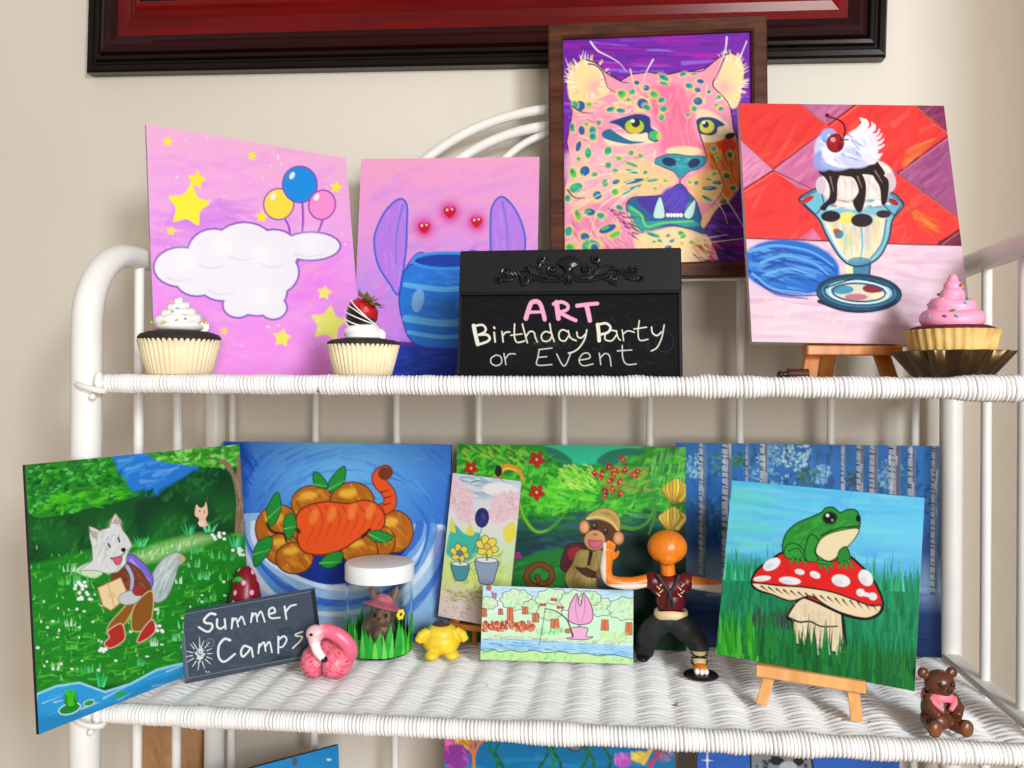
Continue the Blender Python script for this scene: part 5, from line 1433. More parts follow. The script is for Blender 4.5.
def chalk_party():
    a = Art([(461.5, 297), (681.5, 294), (683, 378.8), (456, 378.6)], 0.45, 18)
    a.T(*CH)
    a.fill((22, 22, 24))
    a.strokes(140, a.box(), [(32, 32, 34), (16, 16, 18), (40, 40, 42)], 60, .2, 12, .3, .8)
    a.strokes(22, [(560, 280), (700, 280), (960, 400), (900, 560), (560, 560)], [(84, 84, 84), (70, 70, 72)], 36, .9, 2, .6, 1)
    a.ell(930, 440, 40, 44, None, 0, (60, 60, 62), 2)
    Pk, Wc = (246, 170, 206), (236, 232, 214)
    for p, w in (([(320, 342), (334, 300), (346, 276), (368, 270), (384, 282), (396, 318), (402, 346)], 20), ([(336, 316), (394, 314)], 13), ([(455, 275), (462, 342)], 22), ([(442, 281), (476, 272), (504, 286), (498, 306), (462, 316)], 15), ([(470, 318), (505, 336), (538, 350)], 17), ([(545, 288), (590, 282), (634, 278)], 17), ([(586, 286), (594, 320), (600, 350)], 21)):
        a.line(p, Pk, w, w * .9)
    for p, w in (([(92, 374), (98, 410), (107, 452)], 17), ([(92, 376), (128, 370), (144, 386), (136, 402), (112, 412)], 9), ([(114, 412), (148, 412), (160, 428), (146, 442), (108, 454)], 10),
                 ([(180, 402), (183, 442)], 7), ([(180, 380), (182, 384)], 8), ([(214, 398), (218, 442)], 6), ([(217, 416), (230, 402), (248, 400)], 6), ([(270, 366), (268, 420), (280, 444), (312, 438)], 6), ([(252, 414), (302, 408)], 5),
                 ([(304, 366), (314, 408), (324, 446)], 6), ([(318, 420), (336, 398), (354, 402), (360, 424), (368, 442)], 6), ([(432, 406), (404, 398), (386, 416), (394, 438), (420, 436), (434, 414)], 6), ([(424, 364), (430, 404), (442, 440)], 6),
                 ([(506, 400), (480, 390), (464, 404), (466, 430), (488, 438), (506, 416)], 6), ([(504, 394), (514, 424), (538, 436)], 6), ([(542, 400), (546, 420), (562, 424), (578, 410)], 6), ([(586, 390), (576, 430), (552, 466), (526, 484), (504, 490)], 6),
                 ([(634, 368), (638, 400), (640, 436)], 16), ([(634, 368), (670, 362), (690, 378), (680, 400), (646, 410)], 10), ([(718, 396), (690, 392), (668, 408), (668, 432), (696, 436), (718, 410)], 6), ([(716, 394), (724, 424), (734, 434)], 5),
                 ([(742, 390), (748, 436)], 5), ([(746, 408), (766, 394), (796, 400)], 5), ([(818, 350), (812, 400), (820, 434), (856, 430)], 5), ([(794, 386), (850, 378)], 5), ([(872, 378), (876, 402), (896, 414), (916, 398)], 6), ([(928, 368), (918, 420), (900, 460), (884, 474), (870, 480)], 5)):
        a.line(p, Wc, w, w)
    Wd = (212, 214, 206)
    for p in ([(186, 498), (164, 512), (164, 534), (186, 544), (208, 532), (206, 506), (186, 498)], [(220, 492), (228, 540)], [(226, 514), (244, 494), (270, 494)], [(376, 474), (368, 510), (366, 541), (430, 539)], [(374, 475), (432, 468)], [(370, 508), (408, 505)], [(452, 494), (484, 546), (514, 490)], [(554, 520), (598, 510), (590, 490), (566, 494), (550, 522), (568, 544), (612, 536)], [(640, 490), (646, 540)], [(643, 512), (664, 492), (684, 500), (692, 545)], [(742, 456), (744, 510), (762, 538), (804, 536)], [(720, 480), (784, 476)]):
        a.line(p, Wd, 5, 4.5)
    a.strokes(60, [(330, 400), (560, 400), (560, 470), (330, 470)], [(90, 90, 88)], 24, -.5, 3, .25, 1)
    return a


def chalk_camps():
    a = Art([(177.7, 609.6), (312.7, 588), (321.5, 656), (185.5, 681)], 0.4, 19)
    a.T(*SG)
    a.fill((70, 81, 98))
    a.strokes(160, a.box(), [(76, 86, 102), (56, 66, 82), (90, 100, 114), (68, 78, 92)], 90, -.15, 18, .3, .8)
    a.strokes(30, [(700, 300), (880, 280), (890, 520), (600, 540)], [(52, 60, 74), (46, 54, 66)], 90, -.1, 20, .4)  # darker lower right: the flamingo's cast shadow painted onto the slate
    q = [(50, 190), (912, 58), (968, 482), (98, 640)]
    inn = [(74, 206), (890, 74), (940, 468), (118, 612)]
    a.poly([q[0], q[1], inn[1], inn[0]], (66, 74, 88)); a.poly([q[1], q[2], inn[2], inn[1]], (40, 46, 56)); a.poly([q[2], q[3], inn[3], inn[2]], (74, 82, 94)); a.poly([q[3], q[0], inn[0], inn[3]], (96, 106, 118))
    for i in range(4): a.line([inn[i], inn[(i + 1) % 4]], (140, 150, 160) if i in (0, 3, 2) else (50, 56, 66), 3, 3, False)
    W = (232, 236, 238)
    for p, w in (([(286, 208), (252, 204), (216, 240), (226, 262), (262, 268), (266, 296), (236, 318), (182, 288)], 16), ([(298, 240), (298, 284), (320, 300), (346, 284)], 14), ([(346, 240), (352, 302)], 13),
                 ([(396, 236), (390, 300)], 14), ([(394, 258), (416, 236), (432, 290)], 12), ([(432, 256), (454, 226), (474, 276)], 12), ([(520, 205), (512, 262)], 13), ([(518, 228), (542, 206), (552, 258)], 12), ([(554, 226), (576, 196), (600, 262)], 12),
                 ([(628, 212), (664, 200), (652, 172), (626, 188), (634, 236), (694, 236)], 13), ([(724, 166), (736, 246)], 13), ([(730, 202), (760, 166), (796, 156)], 13),
                 ([(380, 374), (344, 366), (310, 410), (310, 480), (346, 510), (412, 462)], 16), ([(500, 420), (470, 412), (450, 448), (462, 480), (496, 450), (514, 424), (526, 482)], 14), ([(566, 404), (560, 460)], 13), ([(564, 424), (594, 392), (606, 446)], 13), ([(606, 416), (630, 390), (646, 456)], 12),
                 ([(686, 358), (686, 462)], 13), ([(688, 376), (720, 354), (738, 378), (716, 418), (690, 426)], 12), ([(838, 328), (796, 344), (802, 356), (836, 360), (818, 392), (776, 432)], 11)):
        a.line(p, W, w, w * .8)
    r = a.rng
    for k in range(15):
        t = 2 * PI * k / 15 + r.uniform(-.1, .1)
        a.line([(190 + 48 * math.cos(t), 458 + 52 * math.sin(t)), (190 + r.uniform(76, 98) * math.cos(t), 458 + r.uniform(84, 108) * math.sin(t))], W, 6, 3)
    for k in range(60):
        t = r.uniform(0, 6.28)
        x, y = 190 + 30 * math.cos(t) * r.random() ** .5, 458 + 40 * math.sin(t) * r.random() ** .5
        a.line([(x, y), (x + r.uniform(-18, 18), y + r.uniform(-18, 18))], W, 5, 3)
    a.ell(255, 388, 24, 26, None, 0, (140, 148, 156), 3); a.line([(228, 566), (236, 578)], W, 4); a.line([(248, 570), (252, 578)], W, 4)
    a.strokes(40, [(360, 300), (700, 260), (700, 340), (360, 380)], [(96, 108, 122)], 36, 1.4, 5, .4)
    return a
# ------------------------------------------------------------------ paintings and boards stood on the rack
def panel(name, art, pose_, t, label, cat, group=None, edge='canvas_edge', front='paint'):
    x, y, z, a, b, c, w, h = pose_
    o = panel_mesh(name, art, w, h, t, None, edge, front)
    place(o, (x, y, z), pose(a, b, c))
    return tag(o, label, cat, group)


TZ = 0.0062          # top of the upper shelf's weave
UP, LOW, BOT = 'paintings on the upper shelf', 'paintings on the lower shelf', 'paintings below the lower shelf'
panel('painting', art_balloons(), (-0.4306, 0.9975, 0.0072, 0.7365, 0.2005, -0.003, 0.258, 0.3088), 0.006, 'pink painting with yellow stars, three balloons and a white cloud', 'painting', UP)
panel('painting', art_hearts(), (-0.2318, 1.0970, 0.0072, 0.0367, 0.1101, -0.0074, 0.2438, 0.3001), 0.005, 'pink and lilac painting with three glowing red hearts and rounded blue shapes', 'painting', UP)
panel('painting', art_sundae(), (0.2668, 0.985, 0.0468, 0.1134, 0.2656, -0.0133, 0.2452, 0.3021), 0.010, 'red checkered painting of an ice cream sundae with a cherry', 'painting', UP)
panel('painting', art_wolf(), (-0.51, 0.8942, -0.3407, 1.2366, 0.0755, 0.0087, 0.2863, 0.2613), 0.004, 'green meadow painting of a grey wolf hiker holding a map', 'painting', LOW, 'dark_edge')
panel('painting', art_fruit(), (-0.3849, 1.105, -0.3436, 0.0014, 0.05, 0.0008, 0.3214, 0.2624), 0.006, 'blue painting of oranges and green leaves in a swirl of cloth', 'painting', LOW, 'dark_edge')
panel('painting', art_jungle(), (-0.0656, 1.105, -0.3402, 0.0013, 0.05, 0.0007, 0.3008, 0.2601), 0.005, 'green jungle painting of a monkey in a sun hat', 'painting', LOW, 'dark_edge')
panel('painting', art_birch(), (0.2348, 1.1141, -0.3368, -0.0087, 0.0458, 0.0014, 0.3242, 0.2617), 0.006, 'dark blue painting of birch trunks in snow', 'painting', LOW, 'dark_edge')
panel('painting', art_card(), (-0.1881, 1.078, -0.307, -0.2492, 0.0814, -0.0699, 0.0969, 0.1872), 0.004, 'tall narrow pastel card with pink blossom trees on a small easel', 'painting', LOW)
panel('painting', art_pond(), (-0.0747, 1.030, -0.3368, 0.1587, 0.2004, -0.0342, 0.1858, 0.0872), 0.009, 'small wide pastel tile of a fishing rod by a blue river', 'painting', LOW)
panel('painting', art_frog(), (0.1978, 0.92, -0.2985, -0.3607, 0.2284, -0.0341, 0.1978, 0.1917), 0.004, 'painting of a green frog on a red spotted toadstool', 'painting', LOW)
panel('painting', art_reef(), (-0.0776, 1.07, -0.7005, 0.0, 0.08, 0.0, 0.2954, 0.262), 0.008, 'coral reef painting with orange coral below the lower shelf', 'painting', BOT, 'dark_edge')
panel('painting', art_spotted(), (0.2193, 1.07, -0.7005, 0.0, 0.08, 0.0, 0.242, 0.262), 0.008, 'blue painting with a white star and a grey spotted animal', 'painting', BOT, 'dark_edge')
panel('painting', art_sky(), (-0.434, 1.014, -0.7005, 0.76, 0.1, 0.0, 0.21, 0.216), 0.006, 'plain bright blue painting set at an angle below the lower shelf', 'painting', BOT, 'dark_edge')
panel('painting', art_kraft(), (-0.650, 1.135, FLOOR_Z, 0.0, 0.06, 0.0, 0.1, 0.655), 0.004, 'brown kraft paper board with black ear tips behind the left post', 'board', BOT, 'kraft')


def framed_cat():
    root = empty('framed_painting', (0, 0, 0), 'big walnut framed painting of a neon pink leopard face', 'painting')
    w, h, bw, d = 0.2807, 0.3352, 0.0195, 0.022
    mb = MB()
    prof = [(0, d), (0, 0.002), (0.002, 0.0), (bw - 0.003, 0.0), (bw, 0.003), (bw, 0.010)]
    cor = [(-1, 0), (1, 0), (1, 1), (-1, 1)]
    for i in range(4):
        (s1, t1), (s2, t2) = cor[i], cor[(i + 1) % 4]
        V = []
        for s_, t_ in ((s1, t1), (s2, t2)):
            for q, y in prof:
                V.append((s_ * (w / 2 - q), y, q if t_ == 0 else h - q))
        n = len(prof)
        mb.add(V, [(k, k + 1, n + k + 1, n + k) for k in range(n - 1)])
    # back of the frame
    mb.add([(-w / 2, d, 0), (w / 2, d, 0), (w / 2, d, h), (-w / 2, d, h)], [(0, 3, 2, 1)])
    mb.build('frame', M['walnut'], root, smooth=False)
    c = panel_mesh('canvas', art_cat(), w - 2 * bw + 0.002, h - 2 * bw + 0.002, 0.004, root)
    c.location = (0, 0.008, bw - 0.001)
    hk = MB().tube([(0.0, d + 0.001, h - 0.09), (0.0, d + 0.003, h - 0.06), (0.0, d + 0.002, h - 0.03)], 0.0012, 8)
    hk.build('hanger', M['silver'], root)
    place(root, (0.0485, 1.112, 0.1387), pose(0.0432, 0.0102, 0.0134))


framed_cat()

# ------------------------------------------------------------------ chalkboards
def party_board():
    root = empty('chalkboard_sign', (0, 0, 0), 'black chalkboard lettered ART Birthday Party or Event with a carved crest', 'sign')
    w, h, t = 0.2479, 0.1451, 0.012
    hz = h * 0.652                       # where the raised header begins
    b = MB()
    b.box((0, t * 0.75, h / 2), (w, t * 0.5, h), bev=0.001)
    b.box((0, 0.003, (hz + h) / 2), (w, 0.010, h - hz), bev=0.0015)
    b.box((-w / 2 + 0.002, 0.004, hz / 2), (0.004, 0.006, hz), bev=0.001)
    b.box((w / 2 - 0.002, 0.004, hz / 2), (0.004, 0.006, hz), bev=0.001)
    b.box((0, 0.001, hz - 0.0005), (w - 0.004, 0.008, 0.003), bev=0.001)
    b.build('board', M['board_black'], root, smooth=False)
    p = panel_mesh('slate', chalk_party(), w - 0.008, hz, 0.003, root, 'board_black', 'chalk')
    p.location = (0, 0.003, 0)
    # carved crest: paired scrolls about a shell
    o = MB()
    K = 0.234375 / 1000 * 1.09           # one step of the crest sketch, in metres
    zc = (hz + h) / 2 + 0.001
    f = lambda x, y, d=0.0: (x * K, -0.0035 - d, zc - y * K)

    def scroll(x, y, r, turns, q0, sg, tail, w0, w1):
        P = []
        for i in range(26):
            s_ = i / 25
            q = q0 + sg * turns * 2 * PI * s_
            rr = r * (0.12 + 0.88 * s_)
            P.append(f(x + rr * math.cos(q), y + rr * math.sin(q), 0.0012 * (1 - s_)))
        for tx, ty in tail: P.append(f(tx, ty))
        o.tube(catmull(P, False, 3), list(np.linspace(w1 * 1.45, w0 * 1.45, (len(P) - 1) * 3 + 1)), 8)

    for s_ in (-1, 1):
        X = lambda x: s_ * x
        scroll(X(72), 0, 24, 1.3, 0 if s_ > 0 else PI, s_, [(X(40), 34), (X(18), 52), (X(8), 66)], 0.0011, 0.0016)
        scroll(X(196), 44, 24, 1.3, PI if s_ > 0 else 0, -s_, [(X(150), 42), (X(110), 50), (X(50), 52), (X(14), 40)], 0.0012, 0.0017)
        scroll(X(276), 8, 22, 1.2, 0 if s_ > 0 else PI, s_, [(X(238), 26), (X(214), 8), (X(180), 2), (X(150), 26)], 0.0009, 0.0015)
        scroll(X(306), 44, 16, 1.1, 0 if s_ > 0 else PI, -s_, [(X(276), 50), (X(244), 40)], 0.0008, 0.0013)
        scroll(X(120), -44, 20, 1.1, PI if s_ > 0 else 0, s_, [(X(132), -8), (X(114), 26), (X(86), 44)], 0.0009, 0.0015)
        for k in range(5):               # leaf fingers along the arm
            x0, y0 = 108 + k * 13, 34 - k * 3
            o.tube([f(X(x0), y0), f(X(x0 + 16), y0 - 26 - k * 2, 0.0014), f(X(x0 + 34), y0 - 44 + k * 3)], [0.0020, 0.0026, 0.0008], 8)
        for k in range(4):
            x0 = 210 + k * 16
            o.tube([f(X(x0), 26 - k * 2), f(X(x0 + 12), 10 + k * 2, 0.001), f(X(x0 + 24), 4 + k * 6)], [0.0015, 0.0021, 0.0007], 8)
    for k in range(11):
        q = -PI / 2 + (k - 5) * 0.21
        o.tube([f(0, 0, 0.002), f(26 * math.cos(q), 26 * math.sin(q), 0.0028), f(62 * math.cos(q), 62 * math.sin(q))], [0.0015, 0.0024, 0.0008], 8)
    o.ball(f(0, -2, 0.001), (0.0052, 0.0042, 0.0062))
    for k in range(5):
        q = PI / 2 + (k - 2) * 0.35
        o.tube([f(0, 12, 0.001), f(30 * math.cos(q), 12 + 26 * math.sin(q), 0.002), f(46 * math.cos(q), 12 + 52 * math.sin(q))], [0.0016, 0.0023, 0.0008], 8)
    o.build('carved_crest', M['black_gloss'], root)
    # prop at the back
    s = MB().box((0, t + 0.010, h * 0.42), (0.05, 0.004, h * 0.70), np.array(Matrix.Rotation(0.28, 3, 'X')), bev=0.001)
    s.build('prop', M['board_black'], root, smooth=False)
    place(root, (-0.057, 0.9307, 0.0088), pose(0.0169, 0.1804, 0.0033))


party_board()
panel('chalkboard_sign', chalk_camps(), (-0.4222, 0.9505, -0.3365, 0.36, 0.185, 0.1285, 0.1560, 0.0811), 0.006, 'small slate grey chalkboard lettered Summer Camps with a chalk sun', 'sign', None, 'board_black', 'chalk')

# ------------------------------------------------------------------ little easels
def easel(pos, rz, wood, width, ledge_z, ledge_h, leg_w, label, lean, rear, splay=0.006, depth=0.014, up=0.06, foot=0.0):
    """origin under the ledge's middle; the legs run up behind whatever stands on the ledge"""
    root = empty('display_easel', pos, label, 'easel', rz)
    lt = leg_w * 0.62
    b = MB().box((0, 0, ledge_z - ledge_h / 2), (width, depth, ledge_h), bev=0.0012)
    b.build('ledge', M[wood], root, smooth=False)
    yl = depth / 2 + lt / 2 + 0.0014                    # the legs' middle at ledge height
    at = lambda z: yl + lean * (z - ledge_z)

    def bar(P0, P1, wd, th, name):
        d = P1 - P0
        z_ = d.normalized()
        x_ = (Vector((1, 0, 0)) - z_ * z_.x).normalized()
        R = Matrix((x_, z_.cross(x_), z_)).transposed()
        q = MB().box(P0.lerp(P1, 0.5), (wd, th, d.length + 0.004), np.array(R), bev=0.0008)
        q.v = [(x, y, max(z, 0.0)) for x, y, z in q.v]
        q.build(name, M[wood], root, smooth=False)

    for s in (-1, 1):
        x0, x1 = s * (width / 2 - leg_w * 0.5 + splay), s * (width / 2 - leg_w * 0.5 - up * 0.35)
        bar(Vector((x0, at(0) - foot, 0)), Vector((x1, at(ledge_z + up) + foot * 1.6, ledge_z + up)), leg_w, lt, 'leg')
    bar(Vector((0, rear, 0)), Vector((0, at(ledge_z + up) + lt + foot * 1.6, ledge_z + up - 0.006)), leg_w, lt, 'rear_leg')
    return root


def easel_for(p, rz, *a, **k):
    """p: the pose of the panel it holds; the panel's foot rests 3 mm in front of the ledge's middle line"""
    x, y, z = p[:3]
    off = 0.001
    return easel((x + math.sin(rz) * -off, y + math.cos(rz) * off, zl(x) + 0.0012 if z < -0.1 else TZ + 0.0018), rz, *a, **k)


P_FROG, P_SUN, P_CARD = (0.1978, 0.92, -0.2985), (0.2548, 0.9835, 0.0468), (-0.1920, 1.0790, -0.307)
easel_for(P_FROG, -0.3607, 'pine', 0.109, 0.0388, 0.0125, 0.0115, 'pale pine mini easel holding the frog painting', 0.235, 0.080, -0.002, foot=0.014)
easel_for(P_SUN, 0.1134, 'amber_wood', 0.1045, 0.0362, 0.0105, 0.0165, 'amber wood mini easel holding the sundae painting', 0.272, 0.085, 0.001, 0.022)
easel_for(P_CARD, -0.2492, 'amber_wood', 0.078, 0.0318, 0.007, 0.007, 'small brown easel holding the narrow pastel card', 0.083, 0.018, -0.012, 0.010, 0.05)

pg = empty('wooden_peg', (0.186, 0.945, TZ + 0.0062), 'short brown wooden peg with a dark knob beside the amber easel', 'peg', 0.1)
MB().tube([(-0.008, 0, 0), (0.014, 0, 0)], 0.0056, 12).build('shaft', M['walnut'], pg)
kb = MB().tube([(-0.016, 0, -0.001), (-0.008, 0, 0)], [0.0022, 0.003], 10)
kb.ball((-0.0155, 0, -0.001), (0.0036, 0.0046, 0.0046))
kb.build('knob', M['darkchoc'], pg)

# ------------------------------------------------------------------ cupcakes
def swirl(mb, z0, R0, z1, turns, w0, w1, ridges=0, seed=1, lean=0.0):
    """piped frosting: a thick rope wound up a cone"""
    r = random.Random(seed)
    n = int(turns * 40)
    P, W = [], []
    for i in range(n + 1):
        s = i / n
        q = 2 * PI * turns * s
        R = R0 * (1 - s) ** 0.85
        P.append((R * math.cos(q) + lean * s, R * math.sin(q), z0 + (z1 - z0) * s))
        W.append((w0 + (w1 - w0) * s) * (1 + (0.10 * math.sin(q * ridges) if ridges else 0)) * (1.0 if s < 0.96 else (1.02 - s) / 0.06))
    mb.tube(P, W, 14)
    for k in range(6):
        s = k / 6
        mb.ball((0, 0, z0 + (z1 - z0) * s * 0.85 - 0.001), (R0 * (1 - s) + 0.002, R0 * (1 - s) + 0.002, w0))
    return mb


def paper_liner(root, r0, r1, h, m, pleats=44, am=0.0011, z0=0.0):
    mb = MB()
    n = pleats * 4
    mb.lathe([(0, z0), (r0 - 0.002, z0), (r0, z0 + 0.001, am * .6), (r0 + (r1 - r0) * .5, z0 + h * .5, am), (r1, z0 + h, am * 1.2), (r1 - 0.0016, z0 + h, am), (r1 - 0.003, z0 + h * 0.85, 0)], n, flute=pleats)
    return mb.build('paper_liner', m, root, angle=180)


def sprinkles(root, n, z0, z1, R0, seed, cols, L=0.0035, r=0.0011, lean=0.0):
    rg = random.Random(seed)
    for k in range(n):
        s = rg.uniform(0.02, 0.85)
        q = rg.uniform(0, 2 * PI)
        R = R0 * (1 - s) ** 0.85 + 0.0045 * (1 - s) + 0.0015
        c = Vector((R * math.cos(q) + lean * s, R * math.sin(q), z0 + (z1 - z0) * s + 0.002))
        t = Vector((-math.sin(q), math.cos(q), rg.uniform(-.7, .7))).normalized() * L / 2
        MB().tube([c - t * 1.0, c - t * .8, c + t * .8, c + t], [r * .5, r, r, r * .5], 8).build('sprinkle', M[rg.choice(cols)], root)


CK = 'cupcakes on the upper shelf'
c1 = empty('cupcake', (-0.4830, 0.885, TZ + 0.002), 'chocolate cupcake with white swirl and pastel sprinkles in a cream liner', 'cupcake', 0.4, CK)
paper_liner(c1, 0.0335, 0.0430, 0.0385, M['liner'])
MB().lathe([(0.040, 0.034), (0.0432, 0.0385), (0.0436, 0.041), (0.041, 0.0445), (0.032, 0.0475), (0.018, 0.0495), (0, 0.050)], 64).build('cake', M['choc'], c1)
swirl(MB(), 0.0540, 0.0235, 0.0845, 4.0, 0.0070, 0.0022, 9, 3).build('frosting', M['cream'], c1)
sprinkles(c1, 30, 0.0540, 0.0845, 0.0255, 5, ['sp_yellow', 'sp_blue', 'sp_yellow', 'sp_orange', 'sp_blue'])

c2 = empty('cupcake', (-0.2790, 0.9010, TZ + 0.002), 'chocolate cupcake topped by a dipped strawberry in a ribbed cream liner', 'cupcake', 0.0, CK)
paper_liner(c2, 0.0305, 0.0385, 0.0335, M['liner'])
MB().lathe([(0.036, 0.030), (0.0388, 0.034), (0.0388, 0.036), (0.035, 0.0385), (0.02, 0.041), (0, 0.042)], 64).build('cake', M['choc'], c2)
swirl(MB(), 0.0440, 0.0175, 0.0600, 2.6, 0.0074, 0.005, 0, 4).build('frosting', M['cream'], c2)
sb_ = MB()
Rb = np.array(Matrix.Rotation(0.62, 3, 'Y') @ Matrix.Rotation(0.12, 3, 'X')) * 1.18
V0 = MB().lathe([(0, -0.0165), (0.004, -0.0155), (0.0095, -0.010), (0.0135, -0.002), (0.0142, 0.005), (0.0115, 0.011), (0.006, 0.0135), (0, 0.014)], 32)
off = np.array((-0.001, -0.004, 0.0665))
be = MB(); be.add(np.array(V0.v) @ Rb.T + off, V0.f)
strawberry = be.build('strawberry', M['berry'], c2)
V1 = MB().lathe([(0, -0.0172), (0.0047, -0.016), (0.0102, -0.0103), (0.0142, -0.002), (0.0149, 0.0042), (0.0143, 0.0046)], 32)
dp = MB(); dp.add(np.array(V1.v) @ Rb.T + off, V1.f)
dp.build('chocolate_dip', M['darkchoc'], strawberry)
for k in range(5):
    zz_ = -0.010 + k * 0.0034
    rr_ = [0.0104, 0.0129, 0.0146, 0.0154, 0.0157][k]
    P = [np.array((rr_ * math.cos(q), rr_ * math.sin(q), zz_ + 0.0035 * math.sin(q + k))) @ Rb.T + off for q in np.linspace(-2.9, 0.2, 16)]
    MB().tube(P, 0.0007, 6).build('icing_drizzle', M['cream'], strawberry)
lf = MB()
for k in range(8):
    q = k * 0.785
    P = [np.array((r_ * math.cos(q), r_ * math.sin(q), z_)) @ Rb.T + off for r_, z_ in ((0.001, 0.0138), (0.006, 0.0158), (0.0115, 0.0160), (0.0155, 0.0185))]
    lf.tube(P, [0.002, 0.0034, 0.0028, 0.0004], 8, flat=(0.25, 1.0), up=(0, 0, 1))
lf.tube([np.array((0, 0, 0.013)) @ Rb.T + off, np.array((0.001, 0, 0.021)) @ Rb.T + off], [0.0014, 0.001], 8)
lf.build('leaf_crown', M['leaf'], strawberry)

tin = MB()
tin.lathe([(0, 0.0), (0.0340, 0.0), (0.0365, 0.0015, 0.0006), (0.0445, 0.013, 0.0026), (0.0535, 0.0265, 0.0046), (0.0528, 0.0272, 0.0046), (0.0437, 0.0140, 0.0026), (0.035, 0.0028, 0.0004), (0, 0.0024)], 14 * 14, flute=14)
tn = tin.build('tart_tin', M['tin'], None, angle=70)
tn.location = (0.3345, 0.9150, TZ + 0.002)
tag(tn, 'dark fluted metal tart tin under the pink cupcake', 'baking tin')
c3 = empty('cupcake', (0.3345, 0.9150, TZ + 0.0048), 'red cupcake with tall pink frosting swirl sitting in a dark tin', 'cupcake', 0.9, CK)
paper_liner(c3, 0.0335, 0.0435, 0.0455, M['liner_tan'], 30, 0.0013, 0.0002)
MB().lathe([(0.040, 0.040), (0.0405, 0.0455), (0.039, 0.0480), (0.034, 0.0500), (0, 0.051)], 64).build('cake', M['redcake'], c3)
fr = MB()
for z, R, w in ((0.0565, 0.0215, 0.0092), (0.0700, 0.0150, 0.0078)):
    fr.tube([((R + 0.001 * math.sin(3 * q)) * math.cos(q), R * math.sin(q), z + 0.0015 * math.sin(q * 2 + z * 400)) for q in np.linspace(0, 2 * PI, 49)[:-1]], w, 14, closed=True)
    fr.ball((0, 0, z), (R, R, w * 0.95))
fr.ball((0, 0, 0.082), (0.0125, 0.0120, 0.0085)); fr.ball((0.001, 0, 0.0905), (0.0088, 0.0085, 0.0075)); fr.ball((0.002, 0, 0.0975), (0.0052, 0.005, 0.0062))
bake(fr, 'frosting', M['pinkcream'], c3, 0.0011, 6)
rg = random.Random(12)
for k in range(26):
    z, R = rg.choice(((0.0585, 0.0305), (0.0645, 0.0262), (0.0720, 0.0228), (0.0765, 0.0192), (0.083, 0.0125), (0.091, 0.0088)))
    q = rg.uniform(0, 2 * PI)
    c = Vector((R * math.cos(q), R * math.sin(q), z))
    t = Vector((-math.sin(q), math.cos(q), rg.uniform(-1, 1))).normalized() * 0.0017
    MB().tube([c - t, c - t * .7, c + t * .7, c + t], [0.0008, 0.0013, 0.0013, 0.0008], 8).build('sprinkle', M[rg.choice(['sp_yellow', 'sp_green', 'sp_red', 'sp_purple', 'sp_blue', 'sp_red'])], c3)
# ------------------------------------------------------------------ jar with a clay rabbit
JX, JY = -0.3050, 1.0600
jz = zl(JX) + 0.0008
jar = empty('glass_jar', (JX, JY, jz), 'clear jar with a white screw lid and grass painted on it', 'jar')
jg = MB()
jg.lathe([(0, 0.0), (0.037, 0.0), (0.0400, 0.002), (0.0410, 0.006), (0.0410, 0.083), (0.0395, 0.088), (0.0395, 0.096), (0.0375, 0.096), (0.0375, 0.0865), (0.0392, 0.082), (0.0392, 0.007), (0.037, 0.004), (0, 0.0035)], 64)
jg.build('jar_body', M['glass'], jar)
jl = MB()
jl.lathe([(0.0398, 0.0885), (0.0425, 0.0885), (0.0428, 0.0895), (0.0428, 0.1065), (0.0415, 0.1085), (0.0390, 0.1092), (0, 0.1092), (0, 0.107), (0.0398, 0.1065)], 96)
jl.build('lid', M['lid'], jar)
rg = random.Random(21)
for gi, mname in enumerate(('grass1', 'grass2')):
    gb = MB()
    for k in range(34 if gi == 0 else 22):
        q = 2 * PI * (k + rg.uniform(-.3, .3)) / (34 if gi == 0 else 22)
        h = rg.uniform(0.024, 0.048) * (1 if gi == 0 else .85)
        w = rg.uniform(0.0036, 0.0062) * (1 if gi == 0 else .6)
        ln = rg.uniform(-0.10, 0.10)
        R = 0.0412 + 0.0002 * gi
        L, Rr = [], []
        for i in range(7):
            s = i / 6
            qq = q + ln * s * s
            ww = w * (1 - s ** 1.6) / R + 0.00015
            for lst, sg in ((L, -1), (Rr, 1)):
                lst.append((math.cos(qq + sg * ww), math.sin(qq + sg * ww), 0.0035 + h * s))
        V = []
        for a_, b_ in zip(L, Rr):
            for r_ in (R, R + 0.00035):
                V.append((a_[0] * r_, a_[1] * r_, a_[2])); V.append((b_[0] * r_, b_[1] * r_, b_[2]))
        F = []
        for i in range(6):
            o = i * 4
            F += [(o, o + 1, o + 5, o + 4), (o + 2, o + 6, o + 7, o + 3), (o, o + 4, o + 6, o + 2), (o + 1, o + 3, o + 7, o + 5)]
        F += [(0, 2, 3, 1), (24, 25, 27, 26)]
        gb.add(V, F)
    gb.build('painted_grass', M[mname], jar, smooth=False)
fw = MB()
for k in range(6):
    q0 = -0.62
    t = k * PI / 3
    qq, z = q0 + 0.0042 * math.cos(t) / 0.041, 0.052 + 0.0042 * math.sin(t)
    fw.ball((0.0413 * math.cos(qq), 0.0413 * math.sin(qq), z), (0.0006, 0.0026, 0.0026), np.array(Matrix.Rotation(qq, 3, 'Z')), 10, 6)
fw.build('painted_flower', M['sp_yellow'], jar)
jar.scale = (1.03, 1.03, 1.06)


def fur(c1_, c2_, sc=900, seed=0):
    def f(co):
        n = 0.5 + 0.5 * np.sin(co[:, 0] * sc + 3 * np.sin(co[:, 2] * sc * .7 + seed)) * np.sin(co[:, 1] * sc * .8 + co[:, 2] * sc * .5 + seed)
        return lin(c1_) * (1 - n[:, None]) + lin(c2_) * n[:, None]
    return f


